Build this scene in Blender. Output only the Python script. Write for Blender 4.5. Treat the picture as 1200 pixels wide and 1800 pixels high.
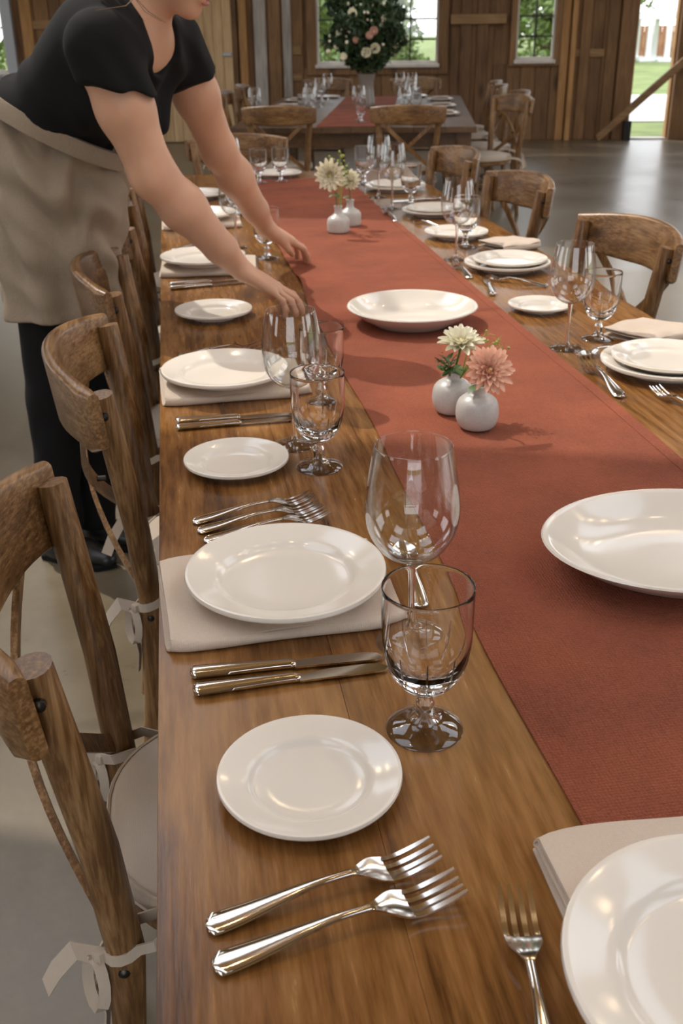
import bpy, bmesh, math, random
import numpy as np
from mathutils import Vector, Matrix

for _o in list(bpy.data.objects):
    bpy.data.objects.remove(_o)
SC = bpy.context.scene
COL = SC.collection
random.seed(7)
PI = math.pi

# ------------------------------------------------------------------ camera
cam_d = bpy.data.cameras.new('camera')
cam = bpy.data.objects.new('camera', cam_d)
COL.objects.link(cam)
cam_d.sensor_fit = 'VERTICAL'
cam_d.sensor_height = 36.0
cam_d.lens = 36.0
cam_d.clip_start = 0.02
cam_d.clip_end = 300
_Y = Vector((-315, 855, -1800)).normalized()          # the table's long direction, in camera axes
_Z = -Vector((50, -(1800 * 1800 - 315 * 50) / 855, -1800)).normalized()
_X = _Y.cross(_Z)
cam.matrix_world = Matrix.Translation((0, 0, 1.45)) @ Matrix((_X, _Y, _Z)).to_4x4()
cam_d.dof.use_dof = True
cam_d.dof.focus_distance = 1.30
cam_d.dof.aperture_fstop = 10.0
SC.camera = cam

# ------------------------------------------------------------------ light
SC.view_settings.view_transform = 'Standard'
SC.view_settings.look = 'None'
SC.view_settings.exposure = 0.08
SC.view_settings.gamma = 1.0
SC.view_settings.use_curve_mapping = False
SC.cycles.max_bounces = 10
SC.cycles.diffuse_bounces = 5
SC.cycles.transparent_max_bounces = 24
SC.cycles.sample_clamp_indirect = 8.0
SC.cycles.use_denoising = True
SKY_STRENGTH = 3.0
SUN_STRENGTH = 2.4

world = bpy.data.worlds.new('world')
SC.world = world
world.use_nodes = True
_nt = world.node_tree
_bg = _nt.nodes['Background']
_tc = _nt.nodes.new('ShaderNodeTexCoord')
_sep = _nt.nodes.new('ShaderNodeSeparateXYZ')
_rmp = _nt.nodes.new('ShaderNodeValToRGB')
_nt.links.new(_tc.outputs['Generated'], _sep.inputs[0])
_nt.links.new(_sep.outputs['Z'], _rmp.inputs[0])
_rmp.color_ramp.elements[0].position = 0.0
_rmp.color_ramp.elements[0].color = (0.97, 0.965, 0.96, 1)
_rmp.color_ramp.elements[1].position = 0.7
_rmp.color_ramp.elements[1].color = (0.80, 0.88, 1.0, 1)
_nt.links.new(_rmp.outputs[0], _bg.inputs[0])
_bg.inputs[1].default_value = SKY_STRENGTH

sun_d = bpy.data.lights.new('sun', 'SUN')
sun = bpy.data.objects.new('sun', sun_d)
COL.objects.link(sun)
sun_d.energy = SUN_STRENGTH
sun_d.angle = 0.01
sun_d.color = (1.0, 0.93, 0.82)
sun.rotation_euler = Vector((0.45, -0.62, -1.0)).to_track_quat('-Z', 'Y').to_euler()

# the hall: its back wall stands at HALL_O, turned by HALL_R; hall x runs along that wall, hall y is 0 on it
HALL_O = Vector((3.6, 14.3, 0))
HALL_R = math.radians(-12)
HM = Matrix.Translation(HALL_O) @ Matrix.Rotation(HALL_R, 4, 'Z')
XL, XR, YF = -8.0, 8.2, -20.5
EAVE, RIDGE = 3.9, 6.4
# openings (axis, fixed coordinate, from, to, z0, z1)
BACK_OPEN = [(-7.4, -5.80, 0.9, 2.6), (-1.654, -0.067, 0.96, 2.75), (0.939, 1.436, 0.99, 2.75), (2.47, 3.0, 0.0, 3.1), (-1.65, 2.30, 2.98, 3.80), (3.5, 7.4, 0.0, 3.3)]  # the high band is the added transom
RIGHT_OPEN = [(-18.5, -16.5, 0.9, 2.9), (-14.8, -11.0, 0.0, 3.3), (-9.0, -7.0, 0.9, 2.9), (-4.5, -2.5, 0.9, 2.9)]
LEFT_OPEN = [(-18.5, -16.5, 0.9, 2.9), (-14.0, -11.0, 0.9, 2.9), (-9.0, -7.0, 0.9, 2.9), (-4.5, -2.5, 0.9, 2.9)]
FRONT_OPEN = [(-2.6, 2.0, 0.0, 3.4)]
ADDED_SKYLIGHTS = [(-18.2, -15.8), (-14.4, -12.0), (-10.6, -8.2), (-6.8, -4.4)]      # unseen roof openings added for light from above; along the hall, both slopes
ADDED_SKY_S = (0.42, 0.74)                                                          # from eave (0) to ridge (1)

def lerp_(a, b, t): return a + (b - a) * t
def portal(cx, cy, z, w, h, face):
    d = bpy.data.lights.new('daylight_portal', 'AREA')
    d.shape = 'RECTANGLE'; d.size = w; d.size_y = h
    d.cycles.is_portal = True
    o = bpy.data.objects.new('daylight_portal', d)
    COL.objects.link(o)
    o.matrix_world = HM @ Matrix.Translation((cx, cy, z)) @ Vector(face).to_track_quat('-Z', 'Y').to_matrix().to_4x4()
for a, b, z0, z1 in BACK_OPEN:
    portal((a + b) / 2, 0.16, (z0 + z1) / 2, b - a, z1 - z0, (0, -1, 0))
for a, b, z0, z1 in RIGHT_OPEN:
    portal(XR + 0.16, (a + b) / 2, (z0 + z1) / 2, b - a, z1 - z0, (-1, 0, 0))
for a, b, z0, z1 in LEFT_OPEN:
    portal(XL - 0.16, (a + b) / 2, (z0 + z1) / 2, b - a, z1 - z0, (1, 0, 0))
for a, b, z0, z1 in FRONT_OPEN:
    portal((a + b) / 2, YF - 0.16, (z0 + z1) / 2, b - a, z1 - z0, (0, 1, 0))

def roof_z(x): return EAVE + (RIDGE - EAVE) * (1 - abs(x - (XL + XR) / 2) / ((XR - XL) / 2))
for a, b in ADDED_SKYLIGHTS:
    for e in (XL, XR):
        m_ = (XL + XR) / 2; x0, x1 = lerp_(e, m_, ADDED_SKY_S[0]), lerp_(e, m_, ADDED_SKY_S[1])
        n_ = Vector((roof_z(x1) - roof_z(x0), 0, -(x1 - x0))); n_ = n_ if n_.z < 0 else -n_
        portal((x0 + x1) / 2 - n_.normalized().x * 0.15, (a + b) / 2, (roof_z(x0) + roof_z(x1)) / 2 + 0.15, math.hypot(x1 - x0, roof_z(x1) - roof_z(x0)), b - a, n_)

# ------------------------------------------------------------------ materials
class NT:
    def __init__(s, name):
        s.m = bpy.data.materials.new(name); s.m.use_nodes = True
        s.t = s.m.node_tree; s.p = s.t.nodes['Principled BSDF']; s.out = s.t.nodes['Material Output']
    def n(s, kind, **kw):
        nd = s.t.nodes.new('ShaderNode' + kind)
        for k, v in kw.items():
            if k.startswith('i_'):
                key = k[2:]
                key = int(key) if key.isdigit() else key.replace('_', ' ')
                nd.inputs[key].default_value = v
            else:
                setattr(nd, k, v)
        return nd
    def l(s, a, b): s.t.links.new(a, b)
    def set(s, **kw):
        for k, v in kw.items(): s.p.inputs[k.replace('_', ' ')].default_value = v
    def ramp(s, fac, stops):
        r = s.n('ValToRGB'); e = r.color_ramp.elements
        while len(e) < len(stops): e.new(0.5)
        for el, (p, c) in zip(e, stops): el.position = p; el.color = (*c, 1)
        s.l(fac, r.inputs[0]); return r.outputs[0]
    def bump(s, h, strength, dist=0.01):
        b = s.n('Bump'); b.inputs['Strength'].default_value = strength; b.inputs['Distance'].default_value = dist
        s.l(h, b.inputs['Height']); s.l(b.outputs[0], s.p.inputs['Normal'])

def wood(name, dark, mid, light, axis='z', scale=1.0, rough=0.45, spread=0.35, bump=0.12, rnd=0.5, knots=True, band_w=0.12, along=3.0):
    """grain runs along the given object axis; every object takes its own piece of the pattern"""
    w = NT(name)
    tc = w.n('TexCoord'); oi = w.n('ObjectInfo')
    off = w.n('VectorMath', operation='SCALE'); off.inputs['Scale'].default_value = 37.0
    cmb = w.n('CombineXYZ')
    for i in range(3): w.l(oi.outputs['Random'], cmb.inputs[i])
    w.l(cmb.outputs[0], off.inputs[0])
    add = w.n('VectorMath', operation='ADD')
    w.l(tc.outputs['Object'], add.inputs[0]); w.l(off.outputs[0], add.inputs[1])
    mp = w.n('Mapping'); s = [9 * scale, 9 * scale, 9 * scale]; s['xyz'.index(axis)] = 1.3 * scale
    mp.inputs['Scale'].default_value = s
    w.l(add.outputs[0], mp.inputs[0])
    wv = w.n('TexNoise', i_Scale=1.3, i_Detail=3.0, i_Roughness=0.5, i_Distortion=0.6)
    w.l(mp.outputs[0], wv.inputs['Vector'])
    band = w.n('Math', operation='MULTIPLY'); band.inputs[1].default_value = 16.0; w.l(wv.outputs[0], band.inputs[0])
    sn = w.n('Math', operation='SINE'); w.l(band.outputs[0], sn.inputs[0])
    mp2 = w.n('Mapping'); s2 = [60 * scale] * 3; s2['xyz'.index(axis)] = along * scale
    mp2.inputs['Scale'].default_value = s2; w.l(add.outputs[0], mp2.inputs[0])
    fn = w.n('TexNoise', i_Scale=2.0, i_Detail=4.0, i_Roughness=0.65); w.l(mp2.outputs[0], fn.inputs['Vector'])
    big = w.n('TexNoise', i_Scale=3.0 * scale, i_Detail=2.0); w.l(add.outputs[0], big.inputs['Vector'])
    f2 = w.n('Math', operation='MULTIPLY'); f2.inputs[1].default_value = 1.5; w.l(fn.outputs[0], f2.inputs[0])
    m1 = w.n('Math', operation='MULTIPLY_ADD'); m1.inputs[1].default_value = band_w; w.l(sn.outputs[0], m1.inputs[0]); w.l(f2.outputs[0], m1.inputs[2])
    m2 = w.n('Math', operation='MULTIPLY_ADD'); m2.inputs[1].default_value = 0.9; w.l(big.outputs[0], m2.inputs[0]); w.l(m1.outputs[0], m2.inputs[2])
    m3 = w.n('Math', operation='MULTIPLY_ADD'); m3.inputs[1].default_value = rnd; w.l(oi.outputs['Random'], m3.inputs[0]); w.l(m2.outputs[0], m3.inputs[2])
    c = 1.20 + rnd * 0.5
    col = w.ramp(m3.outputs[0], [(0.0, dark), (0.5, mid), (1.0, light)])
    mr = w.n('MapRange'); mr.inputs['From Min'].default_value = c - spread - rnd * 0.5; mr.inputs['From Max'].default_value = c + spread + rnd * 0.5
    w.l(m3.outputs[0], mr.inputs['Value'])
    w.t.links.new(mr.outputs[0], col.node.inputs[0])
    if knots:
        vo = w.n('TexVoronoi', i_Scale=1.0)
        mpk = w.n('Mapping'); sk = [5.0 * scale] * 3; sk['xyz'.index(axis)] = 2.2 * scale
        mpk.inputs['Scale'].default_value = sk; w.l(add.outputs[0], mpk.inputs[0]); w.l(mpk.outputs[0], vo.inputs['Vector'])
        kr = w.n('MapRange'); kr.inputs['From Min'].default_value = 0.05; kr.inputs['From Max'].default_value = 0.17
        kr.inputs['To Min'].default_value = 0.75; kr.inputs['To Max'].default_value = 0.0
        w.l(vo.outputs['Distance'], kr.inputs['Value'])
        mx = w.n('Mix', data_type='RGBA'); w.l(kr.outputs[0], mx.inputs[0]); w.l(col, mx.inputs[6])
        mx.inputs[7].default_value = (*[d * 0.55 for d in dark], 1)
        w.l(mx.outputs[2], w.p.inputs['Base Color'])
    else:
        w.l(col, w.p.inputs['Base Color'])
    rr = w.n('MapRange'); rr.inputs['To Min'].default_value = rough - 0.08; rr.inputs['To Max'].default_value = rough + 0.1
    w.l(fn.outputs[0], rr.inputs['Value']); w.l(rr.outputs[0], w.p.inputs['Roughness'])
    w.bump(fn.outputs[0], bump, 0.004)
    return w.m

def plain(name, col, rough=0.5, metal=0.0, noise=0.0, nscale=20.0, bump=0.0, bscale=200.0, **kw):
    w = NT(name); w.set(Roughness=rough, Metallic=metal)
    for k, v in kw.items(): w.p.inputs[k.replace('_', ' ')].default_value = v
    w.p.inputs['Base Color'].default_value = (*col, 1)
    tc = w.n('TexCoord')
    if noise:
        nz = w.n('TexNoise', i_Scale=nscale, i_Detail=4.0); w.l(tc.outputs['Object'], nz.inputs['Vector'])
        c = w.ramp(nz.outputs[0], [(0.3, [max(0, x * (1 - noise)) for x in col]), (0.7, [min(1, x * (1 + noise)) for x in col])])
        w.l(c, w.p.inputs['Base Color'])
    if bump:
        nb = w.n('TexNoise', i_Scale=bscale, i_Detail=3.0); w.l(tc.outputs['Object'], nb.inputs['Vector'])
        w.bump(nb.outputs[0], bump, 0.003)
    return w.m

def fabric(name, col, weave=900.0, vary=0.12, rough=0.85, bump=0.25, sheen=0.2, crinkle=0.0, vscale=6.0):
    w = NT(name); w.set(Roughness=rough); w.p.inputs['Sheen Weight'].default_value = sheen
    w.p.inputs['Specular IOR Level'].default_value = 0.25
    tc = w.n('TexCoord')
    def waves(direction):
        v = w.n('TexWave', wave_type='BANDS', bands_direction=direction); v.inputs['Scale'].default_value = weave / 20; v.inputs['Distortion'].default_value = 2.0
        v.inputs['Detail'].default_value = 1.0; v.inputs['Detail Scale'].default_value = 2.0
        w.l(tc.outputs['Object'], v.inputs['Vector']); return v.outputs['Fac']
    a, b = waves('X'), waves('Y')
    mul = w.n('Math', operation='MULTIPLY'); w.l(a, mul.inputs[0]); w.l(b, mul.inputs[1])
    nz = w.n('TexNoise', i_Scale=vscale, i_Detail=5.0, i_Roughness=0.6); w.l(tc.outputs['Object'], nz.inputs['Vector'])
    sm = w.n('TexNoise', i_Scale=260.0, i_Detail=2.0); w.l(tc.outputs['Object'], sm.inputs['Vector'])
    s1 = w.n('Math', operation='MULTIPLY_ADD'); s1.inputs[1].default_value = 0.45; w.l(sm.outputs[0], s1.inputs[0]); w.l(nz.outputs[0], s1.inputs[2])
    s2 = w.n('Math', operation='MULTIPLY_ADD'); s2.inputs[1].default_value = 0.12; w.l(mul.outputs[0], s2.inputs[0]); w.l(s1.outputs[0], s2.inputs[2])
    c = w.ramp(s2.outputs[0], [(0.45, [max(0, x * (1 - vary)) for x in col]), (1.0, [min(1, x * (1 + vary)) for x in col])])
    w.l(c, w.p.inputs['Base Color'])
    ad = w.n('Math', operation='ADD'); w.l(mul.outputs[0], ad.inputs[0]); w.l(sm.outputs[0], ad.inputs[1])
    if crinkle:
        mpc = w.n('Mapping'); mpc.inputs['Scale'].default_value = (1.0, 0.55, 1.0); w.l(tc.outputs['Object'], mpc.inputs[0])
        cn = w.n('TexNoise', i_Scale=95.0, i_Detail=3.0, i_Distortion=2.2); w.l(mpc.outputs[0], cn.inputs['Vector'])
        a3 = w.n('Math', operation='MULTIPLY_ADD'); a3.inputs[1].default_value = crinkle; w.l(cn.outputs[0], a3.inputs[0]); w.l(ad.outputs[0], a3.inputs[2])
        w.bump(a3.outputs[0], bump, 0.0015)
    else:
        w.bump(ad.outputs[0], bump, 0.0015)
    return w.m

def thin_glass(name, tint=(1, 1, 1), refl=1.0):
    w = NT(name)
    w.t.nodes.remove(w.p)
    tr = w.n('BsdfTransparent'); tr.inputs[0].default_value = (*tint, 1)
    gl = w.n('BsdfGlossy'); gl.inputs['Roughness'].default_value = 0.0
    lw = w.n('LayerWeight'); lw.inputs['Blend'].default_value = 0.5      # Schlick reflectance, the same from both sides
    pw = w.n('Math', operation='POWER'); pw.inputs[1].default_value = 3.0; w.l(lw.outputs['Facing'], pw.inputs[0])
    mu = w.n('Math', operation='MULTIPLY_ADD'); mu.inputs[1].default_value = 0.9 * refl; mu.inputs[2].default_value = 0.06 * refl; w.l(pw.outputs[0], mu.inputs[0])
    mx = w.n('MixShader'); w.l(mu.outputs[0], mx.inputs[0]); w.l(tr.outputs[0], mx.inputs[1]); w.l(gl.outputs[0], mx.inputs[2])
    w.l(mx.outputs[0], w.out.inputs[0])
    return w.m

def solid_glass(name, ior=1.40):
    w = NT(name)
    w.t.nodes.remove(w.p)
    g = w.n('BsdfGlass'); g.inputs['IOR'].default_value = ior; g.inputs['Roughness'].default_value = 0.0
    w.l(g.outputs[0], w.out.inputs[0])
    return w.m

M = {}
def chairwood(ax): return wood('chair_wood_' + ax, (0.048, 0.021, 0.0065), (0.150, 0.073, 0.025), (0.33, 0.19, 0.083), ax, 1.6, 0.34, 0.36, 0.10, 0.12)
M['chair_z'] = chairwood('z'); M['chair_y'] = chairwood('y'); M['chair_x'] = chairwood('x')
M['table'] = wood('table_wood', (0.070, 0.026, 0.006), (0.195, 0.083, 0.021), (0.310, 0.150, 0.046), 'y', 0.8, 0.23, 0.40, 0.06, 0.10, True, 0.20, 5.0)
M['table_dark'] = wood('dark_table_wood', (0.05, 0.025, 0.010), (0.10, 0.052, 0.022), (0.17, 0.09, 0.04), 'y', 0.9, 0.42, 0.4, 0.05, 0.2)
M['board'] = wood('wall_board', (0.058, 0.026, 0.009), (0.165, 0.084, 0.032), (0.29, 0.16, 0.068), 'z', 0.55, 0.7, 0.40, 0.3, 0.55)
M['board_h'] = wood('beam_wood', (0.10, 0.055, 0.022), (0.26, 0.150, 0.064), (0.38, 0.235, 0.11), 'x', 0.55, 0.7, 0.40, 0.3, 0.3)
M['board_light'] = wood('pale_board', (0.25, 0.150, 0.068), (0.50, 0.335, 0.170), (0.66, 0.48, 0.27), 'z', 0.55, 0.7, 0.40, 0.3, 0.3)
M['board_grey'] = wood('grey_board', (0.15, 0.13, 0.11), (0.34, 0.31, 0.28), (0.50, 0.47, 0.43), 'z', 0.55, 0.75, 0.40, 0.3, 0.3)
M['post'] = wood('post_wood', (0.16, 0.075, 0.022), (0.36, 0.185, 0.062), (0.52, 0.29, 0.11), 'z', 0.6, 0.65, 0.40, 0.25, 0.3)
M['ceramic'] = plain('glazed_ceramic', (0.79, 0.735, 0.655), 0.12, noise=0.015, nscale=8)
M['vase'] = plain('stone_glaze', (0.53, 0.515, 0.485), 0.33, noise=0.06, nscale=240, bump=0.05, bscale=90)
M['silver'] = plain('polished_steel', (0.70, 0.66, 0.61), 0.13, 1.0)
M['bolt'] = plain('dark_bolt', (0.05, 0.045, 0.04), 0.35, 0.9)
M['runner'] = fabric('terracotta_linen', (0.268, 0.074, 0.037), 1500, 0.30, 0.9, 0.8, 0.03, 2.5, 5.0)
M['napkin'] = fabric('beige_linen', (0.60, 0.50, 0.41), 2200, 0.07, 0.9, 0.2, 0.03)
M['cushion'] = fabric('cream_cotton', (0.50, 0.425, 0.345), 2200, 0.05, 0.9, 0.12, 0.03)
M['glass'] = thin_glass('thin_clear_glass', (0.985, 0.99, 0.99), 1.0)
M['glass_solid'] = solid_glass('clear_glass')
M['glass_bowl'] = solid_glass('goblet_glass', 1.36)
M['pane'] = thin_glass('window_glass', (0.97, 0.98, 0.98), 0.8)
M['skin'] = plain('skin', (0.60, 0.335, 0.215), 0.48, noise=0.10, nscale=9, bump=0.05, bscale=260)
M['skin'].node_tree.nodes['Principled BSDF'].inputs['Subsurface Weight'].default_value = 0.12
M['skin'].node_tree.nodes['Principled BSDF'].inputs['Subsurface Radius'].default_value = (0.02, 0.008, 0.004)
M['nail'] = plain('nail', (0.62, 0.40, 0.33), 0.25)
M['lip'] = plain('lips', (0.46, 0.16, 0.14), 0.4)
M['shirt'] = fabric('black_jersey', (0.007, 0.007, 0.0075), 2400, 0.15, 0.9, 0.1, 0.0)
M['trouser'] = fabric('black_twill', (0.006, 0.006, 0.0065), 2400, 0.15, 0.9, 0.1, 0.0)
M['apron'] = fabric('khaki_canvas', (0.30, 0.238, 0.175), 1800, 0.14, 0.92, 0.4, 0.03)
M['shoe'] = plain('black_leather', (0.012, 0.012, 0.013), 0.4)
M['hair'] = plain('brown_hair', (0.20, 0.12, 0.065), 0.45, noise=0.4, nscale=60)
M['eye'] = plain('eye_white', (0.7, 0.68, 0.65), 0.15)
M['petal_w'] = plain('cream_petal', (0.84, 0.80, 0.62), 0.6, noise=0.05, nscale=30, Subsurface_Weight=0.1)
M['petal_p'] = plain('peach_petal', (0.90, 0.54, 0.39), 0.6, noise=0.14, nscale=40, Subsurface_Weight=0.1)
M['petal_core'] = plain('yellow_core', (0.72, 0.55, 0.18), 0.7, noise=0.2, nscale=200)
M['leaf'] = plain('leaf_green', (0.075, 0.135, 0.035), 0.5, noise=0.3, nscale=12)
M['leaf_y'] = plain('lime_sprig', (0.33, 0.38, 0.07), 0.6, noise=0.2, nscale=40)
M['leaf_dark'] = plain('dark_foliage', (0.030, 0.062, 0.022), 0.5, noise=0.4, nscale=8)
M['stem'] = plain('stem_green', (0.10, 0.17, 0.045), 0.5)
M['iron'] = plain('dark_iron', (0.03, 0.03, 0.03), 0.5, 0.6)
M['greymetal'] = plain('grey_metal', (0.42, 0.45, 0.48), 0.45, 0.3)
M['whitewood'] = plain('weathered_white', (0.60, 0.57, 0.52), 0.6, noise=0.1, nscale=10)
M['grass'] = plain('lawn', (0.15, 0.19, 0.045), 0.9, noise=0.3, nscale=1.5)
M['concrete_out'] = plain('pale_concrete', (0.50, 0.48, 0.45), 0.9, noise=0.06, nscale=3)
M['tent'] = plain('white_canvas', (0.80, 0.80, 0.79), 0.8)
M['fence'] = plain('cedar_fence', (0.34, 0.15, 0.08), 0.8, noise=0.2, nscale=4)
M['tree_leaf'] = plain('tree_leaf', (0.13, 0.19, 0.04), 0.6, noise=0.45, nscale=0.8)
M['bark'] = plain('bark', (0.12, 0.08, 0.055), 0.9, noise=0.3, nscale=6)

def concrete_floor():
    w = NT('polished_concrete'); tc = w.n('TexCoord')
    a = w.n('TexNoise', i_Scale=0.7, i_Detail=8.0, i_Roughness=0.65, i_Distortion=0.8); w.l(tc.outputs['Object'], a.inputs['Vector'])
    b = w.n('TexNoise', i_Scale=9.0, i_Detail=6.0, i_Roughness=0.7); w.l(tc.outputs['Object'], b.inputs['Vector'])
    m = w.n('Math', operation='MULTIPLY_ADD'); m.inputs[1].default_value = 0.45; w.l(b.outputs[0], m.inputs[0]); w.l(a.outputs[0], m.inputs[2])
    c = w.ramp(m.outputs[0], [(0.45, (0.112, 0.085, 0.050)), (0.72, (0.165, 0.130, 0.082)), (0.95, (0.22, 0.182, 0.125))])
    w.l(c, w.p.inputs['Base Color'])
    r = w.n('MapRange'); r.inputs['To Min'].default_value = 0.24; r.inputs['To Max'].default_value = 0.36; w.l(m.outputs[0], r.inputs['Value'])
    r.inputs['From Min'].default_value = 0.4; r.inputs['From Max'].default_value = 1.0
    w.l(r.outputs[0], w.p.inputs['Roughness'])
    w.bump(b.outputs[0], 0.04, 0.004)
    return w.m
M['floor'] = concrete_floor()

# ------------------------------------------------------------------ mesh helpers
class MB:
    """collects vertices and faces for ONE mesh object"""
    def __init__(s): s.v = []; s.f = []; s.mi = []
    def add(s, verts, faces, mi=0, mat=None):
        o = len(s.v)
        if mat is not None: verts = [mat @ Vector(v) for v in verts]
        s.v += [tuple(v) for v in verts]
        s.f += [tuple(i + o for i in f) for f in faces]
        s.mi += [mi] * len(faces)
        return s
    def box(s, x0, x1, y0, y1, z0, z1, mi=0, mat=None):
        v = [(x0, y0, z0), (x1, y0, z0), (x1, y1, z0), (x0, y1, z0), (x0, y0, z1), (x1, y0, z1), (x1, y1, z1), (x0, y1, z1)]
        return s.add(v, [(3, 2, 1, 0), (4, 5, 6, 7), (0, 1, 5, 4), (1, 2, 6, 5), (2, 3, 7, 6), (3, 0, 4, 7)], mi, mat)
    def cbox(s, x0, x1, y0, y1, z0, z1, c=0.004, mat=None):
        """box with chamfered edges"""
        X, Y, Z = (x0, x1), (y0, y1), (z0, z1); v = []; idx = {}
        for i in (0, 1):
            for j in (0, 1):
                for k in (0, 1):
                    sx, sy, sz = (c, -c)[i], (c, -c)[j], (c, -c)[k]
                    for a in range(3):
                        p = [X[i] + sx, Y[j] + sy, Z[k] + sz]; p[a] = (X[i], Y[j], Z[k])[a]
                        idx[i, j, k, a] = len(v); v.append(p)
        f = []
        for a in range(3):
            b, d = (a + 1) % 3, (a + 2) % 3
            for e in (0, 1):
                q = []
                for (p, r) in ((0, 0), (1, 0), (1, 1), (0, 1)):
                    t = [0, 0, 0]; t[a] = e; t[b] = p; t[d] = r; q.append(idx[t[0], t[1], t[2], a])
                f.append(tuple(q) if e else tuple(q[::-1]))
            for p in (0, 1):                       # the edges that run along axis a
                for r in (0, 1):
                    t0 = [0, 0, 0]; t1 = [0, 0, 0]
                    t0[a] = 0; t1[a] = 1; t0[b] = t1[b] = p; t0[d] = t1[d] = r
                    f.append((idx[(*t0, b)], idx[(*t1, b)], idx[(*t1, d)], idx[(*t0, d)]))
        for i in (0, 1):
            for j in (0, 1):
                for k in (0, 1):
                    f.append((idx[i, j, k, 0], idx[i, j, k, 1], idx[i, j, k, 2]))
        return s.add(v, f, 0, mat)
    def loft(s, secs, cap=True, mi=0, closed=False):
        n = len(secs[0]); v = [p for sec in secs for p in sec]; f = []
        L = len(secs)
        for i in range(L if closed else L - 1):
            for j in range(n):
                a, b = i * n + j, i * n + (j + 1) % n
                c, d = ((i + 1) % L) * n + (j + 1) % n, ((i + 1) % L) * n + j
                f.append((a, b, c, d))
        if cap and not closed:
            f.append(tuple(range(n - 1, -1, -1))); f.append(tuple((L - 1) * n + j for j in range(n)))
        return s.add(v, f, mi)
    def tube(s, path, r, n=8, cap=True, flat=1.0, ref=None, mi=0):
        path = [Vector(p) for p in path]
        if not hasattr(r, '__len__'): r = [r] * len(path)
        secs = []; prev = None
        for i, p in enumerate(path):
            t = (path[min(i + 1, len(path) - 1)] - path[max(i - 1, 0)]).normalized()
            if prev is None:
                u = Vector(ref) if ref else (Vector((0, 0, 1)) if abs(t.z) < 0.9 else Vector((1, 0, 0)))
            else: u = prev
            u = (u - t * u.dot(t)).normalized(); prev = u; w = t.cross(u)
            secs.append([p + u * (math.cos(2 * PI * k / n) * r[i] * flat) + w * (math.sin(2 * PI * k / n) * r[i]) for k in range(n)])
        return s.loft(secs, cap, mi)
    def lathe(s, prof, n=48, mi=0, mat=None, sx=1.0, sy=1.0, closed=False):
        v = []; f = []; rings = []
        for (r, z) in prof:
            if r < 1e-6: rings.append([len(v)]); v.append((0, 0, z))
            else:
                rings.append(list(range(len(v), len(v) + n)))
                v += [(r * math.cos(2 * PI * k / n) * sx, r * math.sin(2 * PI * k / n) * sy, z) for k in range(n)]
        pairs = list(zip(rings, rings[1:])) + ([(rings[-1], rings[0])] if closed else [])
        for A, B in pairs:
            for k in range(n):
                k2 = (k + 1) % n
                if len(A) == 1 and len(B) == 1: continue
                if len(A) == 1: f.append((A[0], B[k2], B[k]))
                elif len(B) == 1: f.append((A[k], A[k2], B[0]))
                else: f.append((A[k], A[k2], B[k2], B[k]))
        return s.add(v, f, mi, mat)
    def grid(s, fn, nu, nv, mi=0):
        v = [fn(i / nu, j / nv) for i in range(nu + 1) for j in range(nv + 1)]
        f = [(i * (nv + 1) + j, (i + 1) * (nv + 1) + j, (i + 1) * (nv + 1) + j + 1, i * (nv + 1) + j + 1) for i in range(nu) for j in range(nv)]
        return s.add(v, f, mi)
    def mesh(s, name, mats, smooth=35):
        m = bpy.data.meshes.new(name); m.from_pydata(s.v, [], s.f)
        for x in (mats if isinstance(mats, (list, tuple)) else [mats]): m.materials.append(x)
        if any(s.mi): m.polygons.foreach_set('material_index', s.mi)
        if smooth:
            m.polygons.foreach_set('use_smooth', [True] * len(m.polygons))
            if smooth < 180: m.set_sharp_from_angle(angle=math.radians(smooth))
        m.update(); return m
    def build(s, name, mats, parent=None, smooth=35):
        return place(name, s.mesh(name, mats, smooth), parent)

def place(name, mesh, parent=None, loc=None, rot=None):
    o = bpy.data.objects.new(name, mesh); COL.objects.link(o)
    if parent: o.parent = parent
    if loc: o.location = loc
    if rot: o.rotation_euler = rot
    return o
def tag(o, label=None, cat=None, group=None, kind=None):
    for k, v in (('label', label), ('category', cat), ('group', group), ('kind', kind)):
        if v: o[k] = v
    return o
def thing(name, label, cat, loc=(0, 0, 0), rz=0, group=None):
    o = bpy.data.objects.new(name, None); COL.objects.link(o); o.empty_display_size = 0.05
    o.location = loc; o.rotation_euler = (0, 0, rz)
    return tag(o, label, cat, group)
KIDS = {}
def kids(o): return KIDS.get(o.name) or [c for c in bpy.data.objects if c.parent == o]
def copy_tree(o, parent=None):
    c = o.copy(); COL.objects.link(c); c.parent = parent
    ch = kids(o); KIDS[o.name] = ch
    for k in ch: copy_tree(k, c)
    return c
def spawn(proto, label, loc, rz=0, group=None, scale=1.0, rx=0):
    """the first spawn uses the prototype itself, later ones copies of it and its parts"""
    o = proto if not proto.get('used') else copy_tree(proto)
    proto['used'] = 1
    o.location = loc; o.rotation_euler = (rx, 0, rz); o.scale = (scale,) * 3
    tag(o, label, None, group)
    return o
def sm(t): t = max(0.0, min(1.0, t)); return t * t * (3 - 2 * t)
def lerp(a, b, t): return a + (b - a) * t
# ------------------------------------------------------------------ the hall
def hall_obj(name, mb, mat, label=None, parent=None, smooth=35):
    o = mb.build(name, mat, parent, smooth)
    if not parent:
        o.matrix_world = HM
        o['kind'] = 'structure'
        if label: o['label'] = label
    return o

fl = MB().box(XL - 0.15, XR + 0.15, YF - 0.15, 0.15, -0.2, 0.0)
hall_obj('floor', fl, M['floor'], 'polished grey concrete floor of the barn')

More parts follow.
